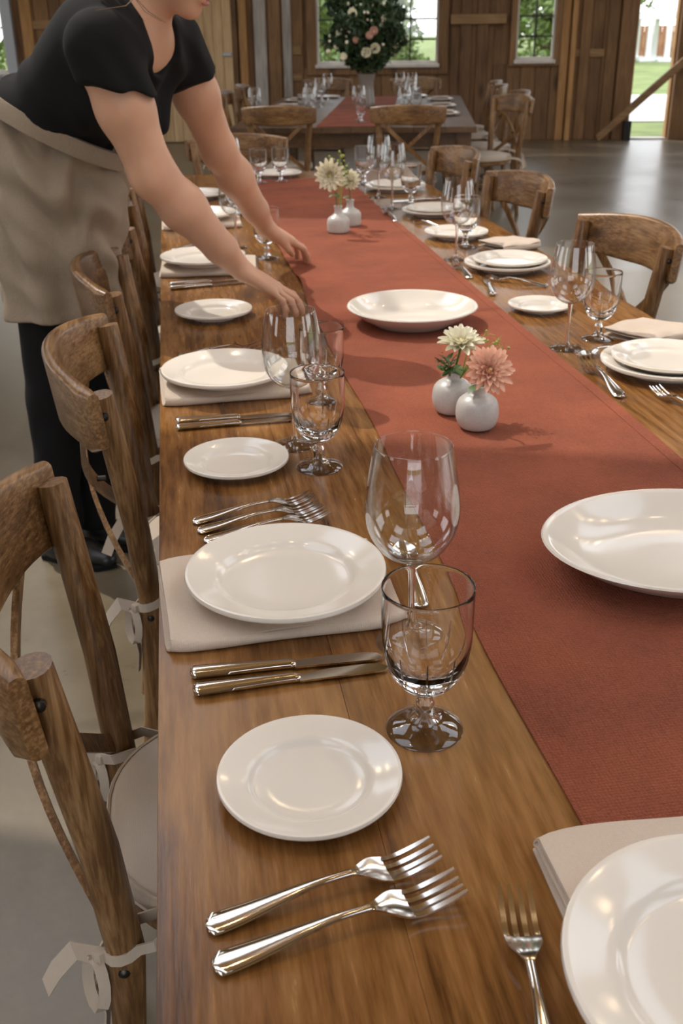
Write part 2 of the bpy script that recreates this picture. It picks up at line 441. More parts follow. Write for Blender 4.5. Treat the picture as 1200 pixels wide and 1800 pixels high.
cb = MB()
xm = (XL + XR) / 2
HEXF = [(3, 2, 1, 0), (4, 5, 6, 7), (0, 1, 5, 4), (1, 2, 6, 5), (2, 3, 7, 6), (3, 0, 4, 7)]
def slab(a, b, y0, y1):
    za, zb = roof_z(a), roof_z(b)
    cb.add([(a, y0, za), (b, y0, zb), (b, y1, zb), (a, y1, za), (a, y0, za + 0.12), (b, y0, zb + 0.12), (b, y1, zb + 0.12), (a, y1, za + 0.12)], HEXF)
for e, far in ((XL, XL - 0.3), (XR, XR + 0.3)):
    x0, x1 = lerp(e, xm, ADDED_SKY_S[0]), lerp(e, xm, ADDED_SKY_S[1])
    for a, b in ((far, x0), (x1, xm)): slab(min(a, b), max(a, b), YF - 0.3, 0.3)
    yy = [YF - 0.3] + [v for s in ADDED_SKYLIGHTS for v in s] + [0.3]
    for k in range(0, len(yy), 2): slab(min(x0, x1), max(x0, x1), yy[k], yy[k + 1])
hall_obj('ceiling', cb, M['board_light'], 'sloping plank ceiling')

def sheath(openings, lo, hi, t0, t1, axis, top):
    """outer sheathing with holes left for the openings"""
    mb = MB()
    xs = sorted({lo, hi, *[o[0] for o in openings], *[o[1] for o in openings], *([xm] if axis == 'x' else [])})
    for a, b in zip(xs, xs[1:]):
        mid = (a + b) / 2
        op = [o for o in openings if o[0] <= mid <= o[1]]
        segs, zc = [], 0.0
        for o in sorted(op, key=lambda q: q[2]): segs.append((zc, o[2])); zc = o[3]
        segs.append((zc, None))
        for z0, z1 in segs:
            if z1 is not None and z1 - z0 < 1e-6: continue
            za = z1 if z1 is not None else top(a); zb = z1 if z1 is not None else top(b)
            if axis == 'x':
                v = [(a, t0, z0), (b, t0, z0), (b, t1, z0), (a, t1, z0), (a, t0, za), (b, t0, zb), (b, t1, zb), (a, t1, za)]
            else:
                v = [(t0, a, z0), (t1, a, z0), (t1, b, z0), (t0, b, z0), (t0, a, za), (t1, a, za), (t1, b, zb), (t0, b, zb)]
            mb.add(v, [(3, 2, 1, 0), (4, 5, 6, 7), (0, 1, 5, 4), (1, 2, 6, 5), (2, 3, 7, 6), (3, 0, 4, 7)])
    return mb
# side and front walls (behind or beside the camera): plain vertical boarding in one mesh each
def boarded(openings, lo, hi, axis, t_in, t_out, top, step=0.3):
    mb = sheath(openings, lo, hi, min(t_in, t_out), max(t_in, t_out), axis, top)
    return mb
flat_top = lambda c: EAVE
hall_obj('wall_right', boarded(RIGHT_OPEN, YF, 0.0, 'y', XR, XR + 0.1, flat_top), M['board'], 'side wall of brown vertical boards with tall openings')
hall_obj('wall_left', boarded(LEFT_OPEN, YF, 0.0, 'y', XL - 0.1, XL, flat_top), M['board'], 'side wall of brown vertical boards with windows')
hall_obj('wall_front', boarded(FRONT_OPEN, XL, XR, 'x', YF - 0.1, YF, roof_z), M['board'], 'boarded wall with a wide open barn door')
wb = hall_obj('wall_back', sheath(BACK_OPEN, XL, XR, 0.03, 0.10, 'x', roof_z), M['board'], 'rustic back wall of rough brown boards, posts and girts')

# vertical boards, one object each
edges = [-8.0]
rb = random.Random(3)
while edges[-1] < 8.0: edges.append(edges[-1] + rb.uniform(0.15, 0.23))
rest = MB()
for a, b in zip(edges, edges[1:]):
    cuts = [(0.0, roof_z((a + b) / 2) - 0.06)]
    for o in BACK_OPEN:
        if o[0] - 0.10 < b and o[1] + 0.10 > a:
            n = []
            for z0, z1 in cuts:
                if o[2] - 0.05 > z0: n.append((z0, min(z1, o[2] - 0.05)))
                if o[3] + 0.05 < z1: n.append((max(z0, o[3] + 0.05), z1))
            cuts = n
    y0 = -rb.uniform(0.0, 0.012)
    for z0, z1 in cuts:
        if -6.3 < a < 3.6 and z0 < 1.7:
            mb = MB().cbox(a + 0.003, b - 0.003, y0, 0.03, z0, z1, 0.004)
            hall_obj('board', mb, M['board_grey'] if rb.random() < 0.06 else M['board'], parent=wb, smooth=0)
        else:
            rest.box(a + 0.003, b - 0.003, y0, 0.03, z0, z1)
tag(hall_obj('boarding', rest, M['board'], parent=wb, smooth=0), kind='stuff')

def timber(name, x0, x1, z0, z1, proud, mat, y1=-0.012):
    return hall_obj(name, MB().cbox(x0, x1, -proud, y1, z0, z1, 0.006), mat, parent=wb, smooth=0)
for (x0, x1, pr, mt) in [(-2.66, -2.56, 0.10, 'post'), (-2.47, -2.31, 0.06, 'board_grey'), (-2.28, -2.12, 0.045, 'board'), (-2.09, -1.98, 0.09, 'board_grey'),
                         (0.22, 0.36, 0.045, 'board'), (0.43, 0.575, 0.045, 'board'), (1.515, 1.62, 0.05, 'post'), (1.635, 1.70, 0.12, 'post'),
                         (1.765, 1.895, 0.04, 'board'), (2.10, 2.24, 0.05, 'board'), (2.26, 2.465, 0.09, 'board'), (3.005, 3.40, 0.12, 'board'), (-5.55, -5.40, 0.05, 'post'), (-4.6, -4.42, 0.05, 'post'), (-4.9, -4.7, 0.04, 'post')]:
    timber('post', x0, x1, 0.0, 3.8, pr, M[mt])
for (x0, x1, z0, z1, pr) in [(0.085, 0.80, 1.42, 1.535, 0.075), (1.70, 2.09, 1.015, 1.11, 0.03), (-1.98, -1.855, 1.08, 1.20, 0.03), (-1.98, -1.855, 0.76, 0.86, 0.03),
                             (-5.4, -3.9, 1.42, 1.53, 0.035), (0.085, 0.80, 2.55, 2.66, 0.075), (-5.3, -3.9, 0.05, 0.15, 0.03)]:
    timber('girt', x0, x1, z0, z1, pr, M['board_h'])
hall_obj('brace', MB().loft([[Vector(p) for p in sec] for sec in
         ([(2.06, -0.30, -0.0), (2.06, -0.24, 0.0), (2.02, -0.24, 0.08), (2.02, -0.30, 0.08)],
          [(4.16, -0.30, 1.90), (4.16, -0.24, 1.90), (4.10, -0.24, 1.97), (4.10, -0.30, 1.97)])]), M['board_h'], parent=wb)

# windows: frame, sill, muntins and panes
def window(name, x0, x1, z0, z1, xbars, zbars, mullions, label, frame_m, bar_m, fw=0.13):
    w = hall_obj(name, MB().cbox(x0 - fw, x0, -0.05, 0.10, z0 - fw, z1 + fw, 0.005).cbox(x1, x1 + fw, -0.05, 0.10, z0 - fw, z1 + fw, 0.005)
                 .cbox(x0, x1, -0.05, 0.10, z1, z1 + fw, 0.005).cbox(x0, x1, -0.05, 0.10, z0 - fw, z0 - 0.045, 0.005), frame_m, label, smooth=0)
    hall_obj('window_sill', MB().cbox(x0 - 0.02, x1 + 0.02, -0.085, 0.06, z0 - 0.045, z0, 0.005), M['whitewood'], parent=w, smooth=0)
    for m0, m1 in mullions: hall_obj('mullion', MB().cbox(m0, m1, -0.03, 0.09, z0, z1, 0.004), frame_m, parent=w, smooth=0)
    sash = MB().box(x0, x0 + 0.03, 0.0, 0.05, z0, z1).box(x1 - 0.03, x1, 0.0, 0.05, z0, z1).box(x0 + 0.03, x1 - 0.03, 0.0, 0.05, z0, z0 + 0.035).box(x0 + 0.03, x1 - 0.03, 0.0, 0.05, z1 - 0.035, z1)
    hall_obj('sash', sash, M['whitewood'], parent=w, smooth=0)
    for zb in zbars: hall_obj('muntin', MB().box(x0, x1, 0.012, 0.04, zb - 0.011, zb + 0.011), bar_m, parent=w, smooth=0)
    for xb in xbars: hall_obj('muntin', MB().box(xb - 0.011, xb + 0.011, 0.012, 0.04, z0, z1), bar_m, parent=w, smooth=0)
    xs = sorted([x0, x1, *xbars, *[(a + b) / 2 for a, b in mullions]]); zs = [z0, *zbars, z1]
    for a, b in zip(xs, xs[1:]):
        for c, d in zip(zs, zs[1:]):
            hall_obj('pane', MB().box(a + 0.002, b - 0.002, 0.024, 0.027, c + 0.002, d - 0.002), M['pane'], parent=w, smooth=0)
    return w
window('window_1', -1.654, -0.067, 0.96, 2.75, [-1.34, -0.43], [1.25, 1.49, 1.75, 2.0, 2.25, 2.5], [(-1.03, -0.93)], 'wide timber window behind the big flower arrangement', M['board'], M['iron'])
window('window_2', 0.939, 1.436, 0.99, 2.75, [1.187], [1.266, 1.505, 1.75, 2.0, 2.25, 2.5], [], 'narrow timber window right of the girt', M['board'], M['iron'], 0.075)
window('added_transom', -1.65, 2.30, 2.98, 3.80, [-0.86, -0.07, 0.72, 1.51], [3.39], [], 'added transom window above the view in the back wall', M['board'], M['iron'], 0.07)  # unseen, put in so the table top reflects more sky
window('window_3', -7.4, -5.80, 0.9, 2.6, [-6.6], [1.45, 2.0], [], 'grey framed window at the far left', M['greymetal'], M['iron'])

# plank door left of the window, and the open doorway on the right
dr = hall_obj('door_1', MB().cbox(-3.90, -3.86, -0.06, 0.03, 0, 2.32, 0.004).cbox(-2.76, -2.69, -0.06, 0.03, 0, 2.32, 0.004).cbox(-3.86, -2.76, -0.06, 0.03, 2.25, 2.32, 0.004), M['board'], 'pale plank door in the back wall', smooth=0)
for k in range(9):
    a = -3.86 + k * 1.10 / 9
    hall_obj('plank', MB().cbox(a + 0.002, a + 1.10 / 9 - 0.002, -0.05, -0.015, 0.01, 2.25, 0.004), M['board_light'], parent=dr, smooth=0)
hall_obj('latch', MB().cbox(-2.90, -2.77, -0.075, -0.05, 1.075, 1.12, 0.006), M['greymetal'], parent=dr)
dk = hall_obj('door_2', MB().cbox(2.465, 2.49, -0.02, 0.12, 0, 3.1, 0.004).cbox(2.98, 3.005, -0.02, 0.12, 0, 3.1, 0.004).cbox(2.465, 3.005, -0.02, 0.12, 3.1, 3.16, 0.004), M['post'], 'narrow open doorway looking out on the lawn', smooth=0)
hall_obj('threshold', MB().cbox(2.44, 3.02, -0.05, 0.14, 0.0, 0.018, 0.004), M['concrete_out'], parent=dk)
hall_obj('kick_block', MB().cbox(2.40, 2.50, -0.16, -0.09, 0.0, 0.24, 0.004), M['iron'], parent=dk, smooth=0)

# ------------------------------------------------------------------ outdoors
gr = MB().box(-120, 120, -120, 120, -0.4, -0.05)
tag(hall_obj('lawn', gr, M['grass']), 'green lawn around the barn', kind='structure')
pa = MB().box(-30, 40, 3.1, 9.6, -0.05, -0.03).box(-30, 40, -40, -20.9, -0.05, -0.03)
tag(hall_obj('path', pa, M['concrete_out']), 'pale concrete path outside the doorway', kind='structure')

def tent(lx, ly, label):
    t = thing('event_tent', label, 'tent', group='white tents on the lawn'); t.matrix_world = HM @ Matrix.Translation((lx, ly, -0.05))
    W = 1.2
    mb = MB().add([(-W, -W, 1.75), (W, -W, 1.75), (W, W, 1.75), (-W, W, 1.75), (0, 0, 2.45), (-W, -W, 1.5), (W, -W, 1.5), (W, W, 1.5), (-W, W, 1.5)],
                  [(0, 1, 4), (1, 2, 4), (2, 3, 4), (3, 0, 4), (5, 6, 1, 0), (6, 7, 2, 1), (7, 8, 3, 2), (8, 5, 0, 3), (8, 7, 6, 5)])
    mb.build('canopy', M['tent'], t, 0)
    for x in (-W + 0.08, W - 0.08):
        for y in (-W + 0.08, W - 0.08):
            MB().box(x - 0.09, x + 0.09, y - 0.09, y + 0.09, 0.12, 1.6).build('tent_leg', M['tent'], t, 0)
            MB().cbox(x - 0.35, x + 0.35, y - 0.25, y + 0.25, 0, 0.13, 0.02).build('foot_weight', M['tent'], t, 0)
tent(10.75, 30, 'white peaked event tent in the middle of the doorway view')
tent(7.9, 30.5, 'white peaked event tent cut off by the left door jamb')
fe = thing('garden_fence', 'reddish cedar garden fence behind the white tents', 'fence'); fe.matrix_world = HM @ Matrix.Translation((10.5, 35, -0.05))
for k in range(40): MB().box(-5 + k * 0.25, -4.77 + k * 0.25, -0.02, 0.02, 0, 1.25).build('picket', M['fence'], fe, 0)
MB().box(-5, 5, 0.02, 0.07, 0.9, 1.0).build('rail', M['fence'], fe, 0)
MB().box(-5, 5, 0.02, 0.07, 0.25, 0.35).build('rail', M['fence'], fe, 0)

hs = thing('brick_house', 'low red brick house beyond the trees', 'house'); hs.matrix_world = HM @ Matrix.Translation((-4.6, 30, -0.05))
MB().box(-4, 2.2, 0, 5, 0, 3.2).build('wall', M['fence'], hs, 0)
MB().add([(-4.4, -0.4, 3.2), (2.6, -0.4, 3.2), (2.6, 5.4, 3.2), (-4.4, 5.4, 3.2), (-4.4, 2.5, 5.0), (2.6, 2.5, 5.0)], [(0, 1, 5, 4), (2, 3, 4, 5), (0, 4, 3), (1, 2, 5), (3, 2, 1, 0)]).build('roof', M['bark'], hs, 0)
for x in (-3.0, -0.9, 1.1):
    f = MB().box(x - 0.5, x + 0.5, -0.05, 0.02, 0.9, 2.2).build('window', M['tent'], hs, 0)
    MB().box(x - 0.42, x + 0.42, -0.06, -0.045, 0.98, 2.12).build('pane', M['iron'], f, 0)

def leaf_cloud(mb, blobs, n, size, rng, elong=1.6):
    P = []
    for (c, r, w) in blobs:
        k = int(n * w)
        d = rng.normal(size=(k, 3)); d /= np.linalg.norm(d, axis=1)[:, None]
        P.append(np.array(c) + d * np.array(r) * (rng.random((k, 1)) ** 0.45))
    P = np.concatenate(P); k = len(P)
    a = rng.normal(size=(k, 3)); a /= np.linalg.norm(a, axis=1)[:, None]
    b = np.cross(a, rng.normal(size=(k, 3))); b /= np.linalg.norm(b, axis=1)[:, None]
    s = size * (0.6 + 0.8 * rng.random((k, 1)))
    c_ = np.cross(a, b)
    q = np.stack([P - a * s * elong, P - b * s * 0.6 + c_ * s * 0.2, P + a * s * elong, P + b * s * 0.6 + c_ * s * 0.2], 1).reshape(-1, 3)
    o = len(mb.v)
    mb.v += [tuple(x) for x in q.tolist()]
    mb.f += [(o + 4 * i, o + 4 * i + 1, o + 4 * i + 2, o + 4 * i + 3) for i in range(k)]
    mb.mi += [0] * k
def tree(lx, ly, h, r, label, seed):
    rng = np.random.default_rng(seed)
    t = thing('tree', label, 'tree', group='trees outside'); t.matrix_world = HM @ Matrix.Translation((lx, ly, -0.05))
    MB().tube([(0, 0, 0), (0.1, 0.05, h * 0.3), (-0.05, 0, h * 0.6), (0, 0, h * 0.85)], [0.22, 0.17, 0.11, 0.04], 8).build('trunk', M['bark'], t)
    mb = MB()
    blobs = [((rng.normal() * r * 0.32, rng.normal() * r * 0.32, h * (0.12 + 0.75 * k / 11)), (r * 0.55, r * 0.55, h * 0.12), 0.085) for k in range(12)]
    leaf_cloud(mb, blobs, 4200, 0.12, rng)
    tag(mb.build('foliage', M['tree_leaf'], t, 0), kind='stuff')
for i, (lx, ly, h, r, lb) in enumerate([(-3.4, 15, 6.5, 1.7, 'leafy green tree seen through the left light of the wide window'),
                                        (-0.9, 18, 7.5, 1.5, 'leafy green tree seen through the right light of the wide window'),
                                        (2.6, 24, 7.0, 1.4, 'leafy green tree in front of the narrow window, left of the others there'),
                                        (5.2, 30, 8.0, 1.5, 'taller leafy tree farther off behind the narrow window'),
                                        (5.2, 44, 9.0, 2.4, 'broad leafy tree left behind the white tents'),
                                        (16.0, 46, 9.0, 2.8, 'broad leafy tree right of the white tents'),
                                        (10.4, 50, 9.0, 3.4, 'farthest broad tree, straight behind the two white tents'),
                                        (-14.5, 18, 7.0, 2.2, 'leafy tree outside the grey framed window')]):
    tree(lx, ly, h, r, lb, 20 + i)
for i, (lx, ly) in enumerate([(-2.2, 8.5), (-0.4, 8.0), (2.6, 9.5)]):
    rng = np.random.default_rng(60 + i); mb = MB()
    leaf_cloud(mb, [((0, 0, 0.45), (0.7, 0.5, 0.45), 1.0)], 1200, 0.06, rng)
    t = mb.build('garden_shrub', M['tree_leaf'], None, 0); t.matrix_world = HM @ Matrix.Translation((lx, ly + 2.2, -0.05))
    tag(t, ['rounded green shrub under the left light of the wide window', 'rounded green shrub under the right light of the wide window', 'rounded green shrub below the narrow window'][i], 'shrub', 'garden shrubs')

# string of warm bulbs over the tables
def string_lights(x0, y0, x1, y1, n, label):
    t = thing('string_light', label, 'lights', group='festoon lights under the roof')
    cable = MB(); pts = []
    for i in range(n * 4 + 1):
        u = i / (n * 4); pts.append((lerp(x0, x1, u), lerp(y0, y1, u), 3.55 + 0.25 * (2 * u - 1) ** 2))
    cable.tube(pts, 0.006, 5).build('cable', M['iron'], t)
    bm_ = MB().lathe([(0, -0.075), (0.018, -0.07), (0.032, -0.045), (0.030, -0.025), (0.016, 0.0), (0, 0.002)], 12).mesh('bulb', BULB, 60)
    for i in range(n):
        p = pts[i * 4 + 2]; place('bulb', bm_, t, (p[0], p[1], p[2] - 0.03))
_b = NT('warm_bulb'); _b.p.inputs['Emission Color'].default_value = (1.0, 0.72, 0.42, 1); _b.p.inputs['Emission Strength'].default_value = 150.0
BULB = _b.m
string_lights(-3.5, 0.6, 4.5, 2.2, 13, 'sagging string of warm bulbs over the near end of the table')
string_lights(-3.0, 4.2, 5.5, 4.8, 13, 'sagging string of warm bulbs over the far end of the table')
# ------------------------------------------------------------------ the long table
TX0, TX1, TY0, TY1, TZ = -0.065, 1.20, 0.34, 5.58, 0.75
tb = thing('dining_table', 'long rustic brown plank dining table set for a meal in the foreground', 'table', ((TX0 + TX1) / 2, (TY0 + TY1) / 2, 0))
TW, TL = TX1 - TX0, TY1 - TY0
NP = 6
for k in range(NP):
    a = -TW / 2 + k * TW / NP; b = a + TW / NP
    MB().cbox(a + (0.0001 if k else 0), b - (0.0001 if k < NP - 1 else 0), -TL / 2, TL / 2, TZ - 0.042, TZ, 0.0005).build('plank', M['table'], tb, 0)
for (x0, x1, y0, y1) in ((-TW / 2 + 0.09, -TW / 2 + 0.115, -TL / 2 + 0.1, TL / 2 - 0.1), (TW / 2 - 0.115, TW / 2 - 0.09, -TL / 2 + 0.1, TL / 2 - 0.1),
                         (-TW / 2 + 0.115, TW / 2 - 0.115, -TL / 2 + 0.1, -TL / 2 + 0.125), (-TW / 2 + 0.115, TW / 2 - 0.115, TL / 2 - 0.125, TL / 2 - 0.1)):
    MB().cbox(x0, x1, y0, y1, TZ - 0.145, TZ - 0.042, 0.002).build('apron_board', M['table'], tb, 0)
for x, y in [(sx * (TW / 2 - 0.16), sy * (TL / 2 - 0.16)) for sx in (-1, 1) for sy in (-1, 1)] + [(sx * 0.11, sy) for sx in (-1, 1) for sy in (-0.85, 0.85)]:
        MB().loft([[Vector((x + sx * s, y + sy * s, z)) for sx, sy in ((-1, -1), (1, -1), (1, 1), (-1, 1))] for z, s in ((0, 0.03), (0.1, 0.035), (TZ - 0.145, 0.045), (TZ - 0.042, 0.045))]).build('leg', M['chair_z'], tb, 20)

# runner: linen with creases, a little gathered where the hands pull it straight
RX0, RX1, RY0, RY1 = 0.337, 0.842, 0.690, 5.31
def gs(v, c, w): return math.exp(-((v - c) / w) ** 2)
def run_z(x, y):
    z = TZ + 0.0016
    far = sm((y - 4.0) / 0.5)
    z += far * 0.0075 * (0.5 + 0.5 * math.sin(y * 47 + 2.2 * math.sin(x * 5))) ** 3
    near = sm((1.05 - y) / 0.3) * sm((x - 0.45) / 0.2)
    z += near * 0.006 * (0.5 + 0.5 * math.sin(x * 42 + 5 * (y - 0.7)))
    z += 0.0009 * (1 + math.sin(x * 23 + y * 3.1)) * (0.5 + 0.5 * math.sin(y * 9.3 - x * 4))
    pull = gs(y, 3.12, 0.42) * sm((0.62 - x) / 0.28)
    z += pull * 0.006 * (0.5 + 0.5 * math.sin((y - x * 1.3) * 27))
    z += 0.006 * gs(y, 3.38, 0.10) * gs(x, 0.42, 0.06)
    return z
def run_x(u, y):
    l = RX0 + 0.003 * math.sin(y * 4.3) + 0.002 * math.sin(y * 11)
    l += 0.010 * gs(y, 3.05, 0.20)
    r = RX1 + 0.003 * math.sin(y * 3.7 + 1)
    return lerp(l, r, u)
rn = MB()
NU, NV = 56, 420
def run_pt(u, v):
    y = lerp(RY0, RY1, v); x = run_x(u, y)
    return (x, y + 0.004 * math.sin(u * 9), run_z(x, y))
top = [run_pt(i / NU, j / NV) for i in range(NU + 1) for j in range(NV + 1)]
q = lambda i, j: i * (NV + 1) + j
faces = [(q(i, j), q(i + 1, j), q(i + 1, j + 1), q(i, j + 1)) for i in range(NU) for j in range(NV)]
nt_ = len(top)
bot = [(p[0], p[1], max(TZ + 0.0002, p[2] - 0.0013)) for p in top]
faces += [tuple(nt_ + k for k in f[::-1]) for f in faces[:NU * NV]]
rim = [q(i, 0) for i in range(NU + 1)] + [q(NU, j) for j in range(1, NV + 1)] + [q(i, NV) for i in range(NU - 1, -1, -1)] + [q(0, j) for j in range(NV - 1, 0, -1)]
faces += [(rim[k], nt_ + rim[k], nt_ + rim[(k + 1) % len(rim)], rim[(k + 1) % len(rim)]) for k in range(len(rim))]
rn.add(top + bot, faces)
runner = rn.build('table_runner', M['runner'], None, 60)
tag(runner, 'long terracotta linen runner down the middle of the foreground table', 'table runner')
for side in (0, 1):
    hm = MB()
    w_ = 0.024
    def hp(u, v):
        y = lerp(RY0 + 0.004, RY1 - 0.004, v)
        x = run_x(0 if side == 0 else 1, y) + (u * w_ if side == 0 else -u * w_)
        return (x, y, run_z(x, y) + 0.0009)
    hm.grid(hp, 3, NV)
    t2 = [(p[0], p[1], p[2] - 0.0008) for p in hm.v]
    hm.add(t2, [])
    n2 = len(t2)
    rimh = [3 * (NV + 1) + j for j in range(NV + 1)]
    hm.add([], [])
    hm.f += [(rimh[j], rimh[j] + n2, rimh[j + 1] + n2, rimh[j + 1]) for j in range(NV)]
    hm.mi += [0] * NV
    hm.build('hem', M['runner'], runner, 60)

# ------------------------------------------------------------------ tableware prototypes
def proto(name, cat, label='x'):
    return thing(name, label, cat)

def plate_profile(R, h, well, t=0.004):
    """foot ring, coupe side, broad rim with a rolled lip; (r, z) from the centre below to the centre above"""
    return [(0, 0.004), (well * 0.80, 0.004), (well * 0.82, 0.0), (well * 0.90, 0.0), (well * 0.93, 0.004), (well * 1.03, 0.008), (R * 0.80, h * 0.50), (R * 0.95, h * 0.70), (R * 0.99, h * 0.78), (R, h * 0.90),
            (R * 0.992, h * 1.06), (R * 0.975, h * 1.09), (R * 0.955, h * 1.07), (R * 0.93, h * 1.02), (R * 0.80, h * 0.86), (well * 1.10, h * 0.76), (well * 1.04, h * 0.70), (well * 0.99, h * 0.56), (well * 0.94, h * 0.40), (well * 0.89, h * 0.345), (well * 0.6, h * 0.33), (0, h * 0.33)]
def make_plate(name, R, h, well):
    o = MB().lathe(plate_profile(R, h, well), 72).build(name, M['ceramic'], None, 50)
    tag(o, 'x', 'plate'); return o
DINNER = make_plate('dinner_plate', 0.134, 0.025, 0.092)
BREAD = make_plate('bread_plate', 0.092, 0.019, 0.060)
SALAD = make_plate('salad_plate', 0.118, 0.021, 0.083)
def bowl_profile(R, h):
    return [(0, 0.004), (R * 0.50, 0.004), (R * 0.53, 0.0), (R * 0.60, 0.0), (R * 0.63, 0.006), (R * 0.80, h * 0.42), (R * 0.93, h * 0.78), (R * 0.985, h * 0.93), (R, h * 0.98), (R * 0.99, h * 1.03), (R * 0.965, h * 1.03), (R * 0.94, h * 0.96),
            (R * 0.86, h * 0.70), (R * 0.76, h * 0.45), (R * 0.66, h * 0.29), (R * 0.54, h * 0.23), (R * 0.3, h * 0.21), (0, h * 0.21)]
PLATTER = tag(MB().lathe(bowl_profile(0.172, 0.046), 88).build('serving_bowl', M['ceramic'], None, 50), 'x', 'serving bowl')

def ribbon(mb, secs):
    """secs: (centre, half width vector, half thickness vector)"""
    mb.loft([[c - w - t, c + w - t, c + w + t, c - w + t] for c, w, t in secs])
def handle(mb, L0, L1, zf, wf, tf, n=22, k=10):
    secs = []
    for i in range(n + 1):
        u = (i / n) ** 1.9; x = lerp(L0, L1, u); w, t, z = wf(u), tf(u), zf(u)
        secs.append([Vector((x, math.cos(2 * PI * j / k) * w, z + math.sin(2 * PI * j / k) * t)) for j in range(k)])
    mb.loft(secs)
def hw(u):      # handle half width: rounded spatula end narrowing to the neck
    end = math.sqrt(max(0.0, 1 - (1 - min(u / 0.055, 1)) ** 2))
    return max(0.0006, end * lerp(0.0112, 0.0036, sm(u * 1.15)))
def make_fork():
    t = proto('fork', 'fork')
    h = MB(); handle(h, -0.10, 0.024, lambda u: 0.0035 + 0.0125 * sm(u * 1.1), hw, lambda u: lerp(0.0026, 0.0024, u)); h.build('handle', M['silver'], t, 60)
    bead = MB()
    pth = []
    for sgn in (1, -1):
        for i in range(15):
            u = (i / 14) * 0.80 if sgn == 1 else (1 - i / 14) * 0.80
            pth.append((lerp(-0.10, 0.024, u) + 0.0006, sgn * max(0, hw(u) - 0.0011), 0.0035 + 0.0125 * sm(u * 1.1) + 0.0021))
    # raised border on the handle
    bead.tube(pth[:15][::-1] + [(-0.0995, 0, 0.0056)] + pth[15:][::-1], 0.0008, 5).build('border', M['silver'], t, 60)
    hd = MB()
    def zc(u): return 0.016 - 0.0115 * sm(u / 0.55) + 0.011 * max(0, (u - 0.42) / 0.58) ** 1.7
    X0, X1 = 0.022, 0.100
    def half(u): return lerp(0.0034, 0.0142, sm(u / 0.34))
    secs = []
    for i in range(11):
        u = 0.43 * i / 10
        dish = 0.0022 * sm(u / 0.3)
        w = half(u); x = lerp(X0, X1, u); z = zc(u); th = 0.0011
        row = [Vector((x, w * s, z + dish * s * s - th)) for s in (-1, -0.5, 0, 0.5, 1)] + [Vector((x, w * s, z + dish * s * s + th)) for s in (1, 0.5, 0, -0.5, -1)]
        secs.append(row)
    hd.loft(secs)
    for k in range(4):
        s0 = -0.0121 + k * 0.00807
        sc_ = []
        for i in range(9):
            u = lerp(0.42, 1.0, i / 8); x = lerp(X0, X1, u)
            w = 0.0022 * (1 - 0.5 * sm((u - 0.8) / 0.2)); s_ = (s0) / 0.0128
            sc_.append((Vector((x, s0, zc(u) + 0.0022 * s_ * s_)), Vector((0, w, 0)), Vector((0, 0, 0.0010))))
        ribbon(hd, sc_)
    hd.build('tines', M['silver'], t, 60)
    return t
def make_knife():
    t = proto('knife', 'knife')
    h = MB(); handle(h, -0.115, 0.005, lambda u: 0.0060, lambda u: max(0.0008, math.sqrt(max(0, 1 - (1 - min(u / 0.06, 1)) ** 2)) * lerp(0.0120, 0.0075, sm(u))), lambda u: max(0.0008, math.sqrt(max(0, 1 - (1 - min(u / 0.04, 1)) ** 2)) * 0.0058)); h.build('handle', M['silver'], t, 60)
    MB().tube([(0.003, 0, 0.0052), (0.007, 0, 0.0052), (0.011, 0, 0.0052)], [0.0068, 0.0075, 0.0060], 12, flat=0.65, ref=(0, 0, 1)).build('bolster', M['silver'], t, 60)
    b = MB(); secs = []
    for i in range(17):
        u = i / 16; x = lerp(0.010, 0.118, u)
        up = lerp(0.0075, 0.0108, sm(u / 0.4)) * math.sqrt(max(0.0008, 1 - max(0, (u - 0.72) / 0.28) ** 2.2)); dn = -0.0082 * math.sqrt(max(0.02, 1 - max(0, (u - 0.9) / 0.1) ** 2))
        th = 0.0012
        secs.append([Vector((x, dn, 0.0045 - th)), Vector((x, up, 0.0045 - 0.0004)), Vector((x, up, 0.0045 + 0.0004)), Vector((x, dn, 0.0045 + th))])
    b.loft(secs); b.build('blade', M['silver'], t, 60)
    return t
def make_spoon():
    t = proto('spoon', 'spoon')
    h = MB(); handle(h, -0.095, 0.030, lambda u: 0.0032 + 0.0115 * sm(u * 1.1), hw, lambda u: 0.0022); h.build('handle', M['silver'], t, 60)
    b = MB(); secs = []
    for i in range(15):
        u = i / 14; x = lerp(0.027, 0.090, u); w = max(0.0007, 0.0185 * math.sin(PI * u ** 0.85) ** 0.7) if 0 < u < 1 else 0.0025
        z = lerp(0.0142, 0.0080, sm(u / 0.3)); d = 0.0065 * math.sin(PI * min(1, u * 1.02)) 
        row = [Vector((x, w * s, z - d * (1 - s * s) - 0.0006)) for s in (-1, -0.6, -0.2, 0.2, 0.6, 1)] + [Vector((x, w * s, z - d * (1 - s * s) + 0.0009)) for s in (1, 0.6, 0.2, -0.2, -0.6, -1)]
        secs.append(row)
    b.loft(secs); b.build('bowl', M['silver'], t, 60)
    return t
FORK, KNIFE, SPOON = make_fork(), make_knife(), make_spoon()

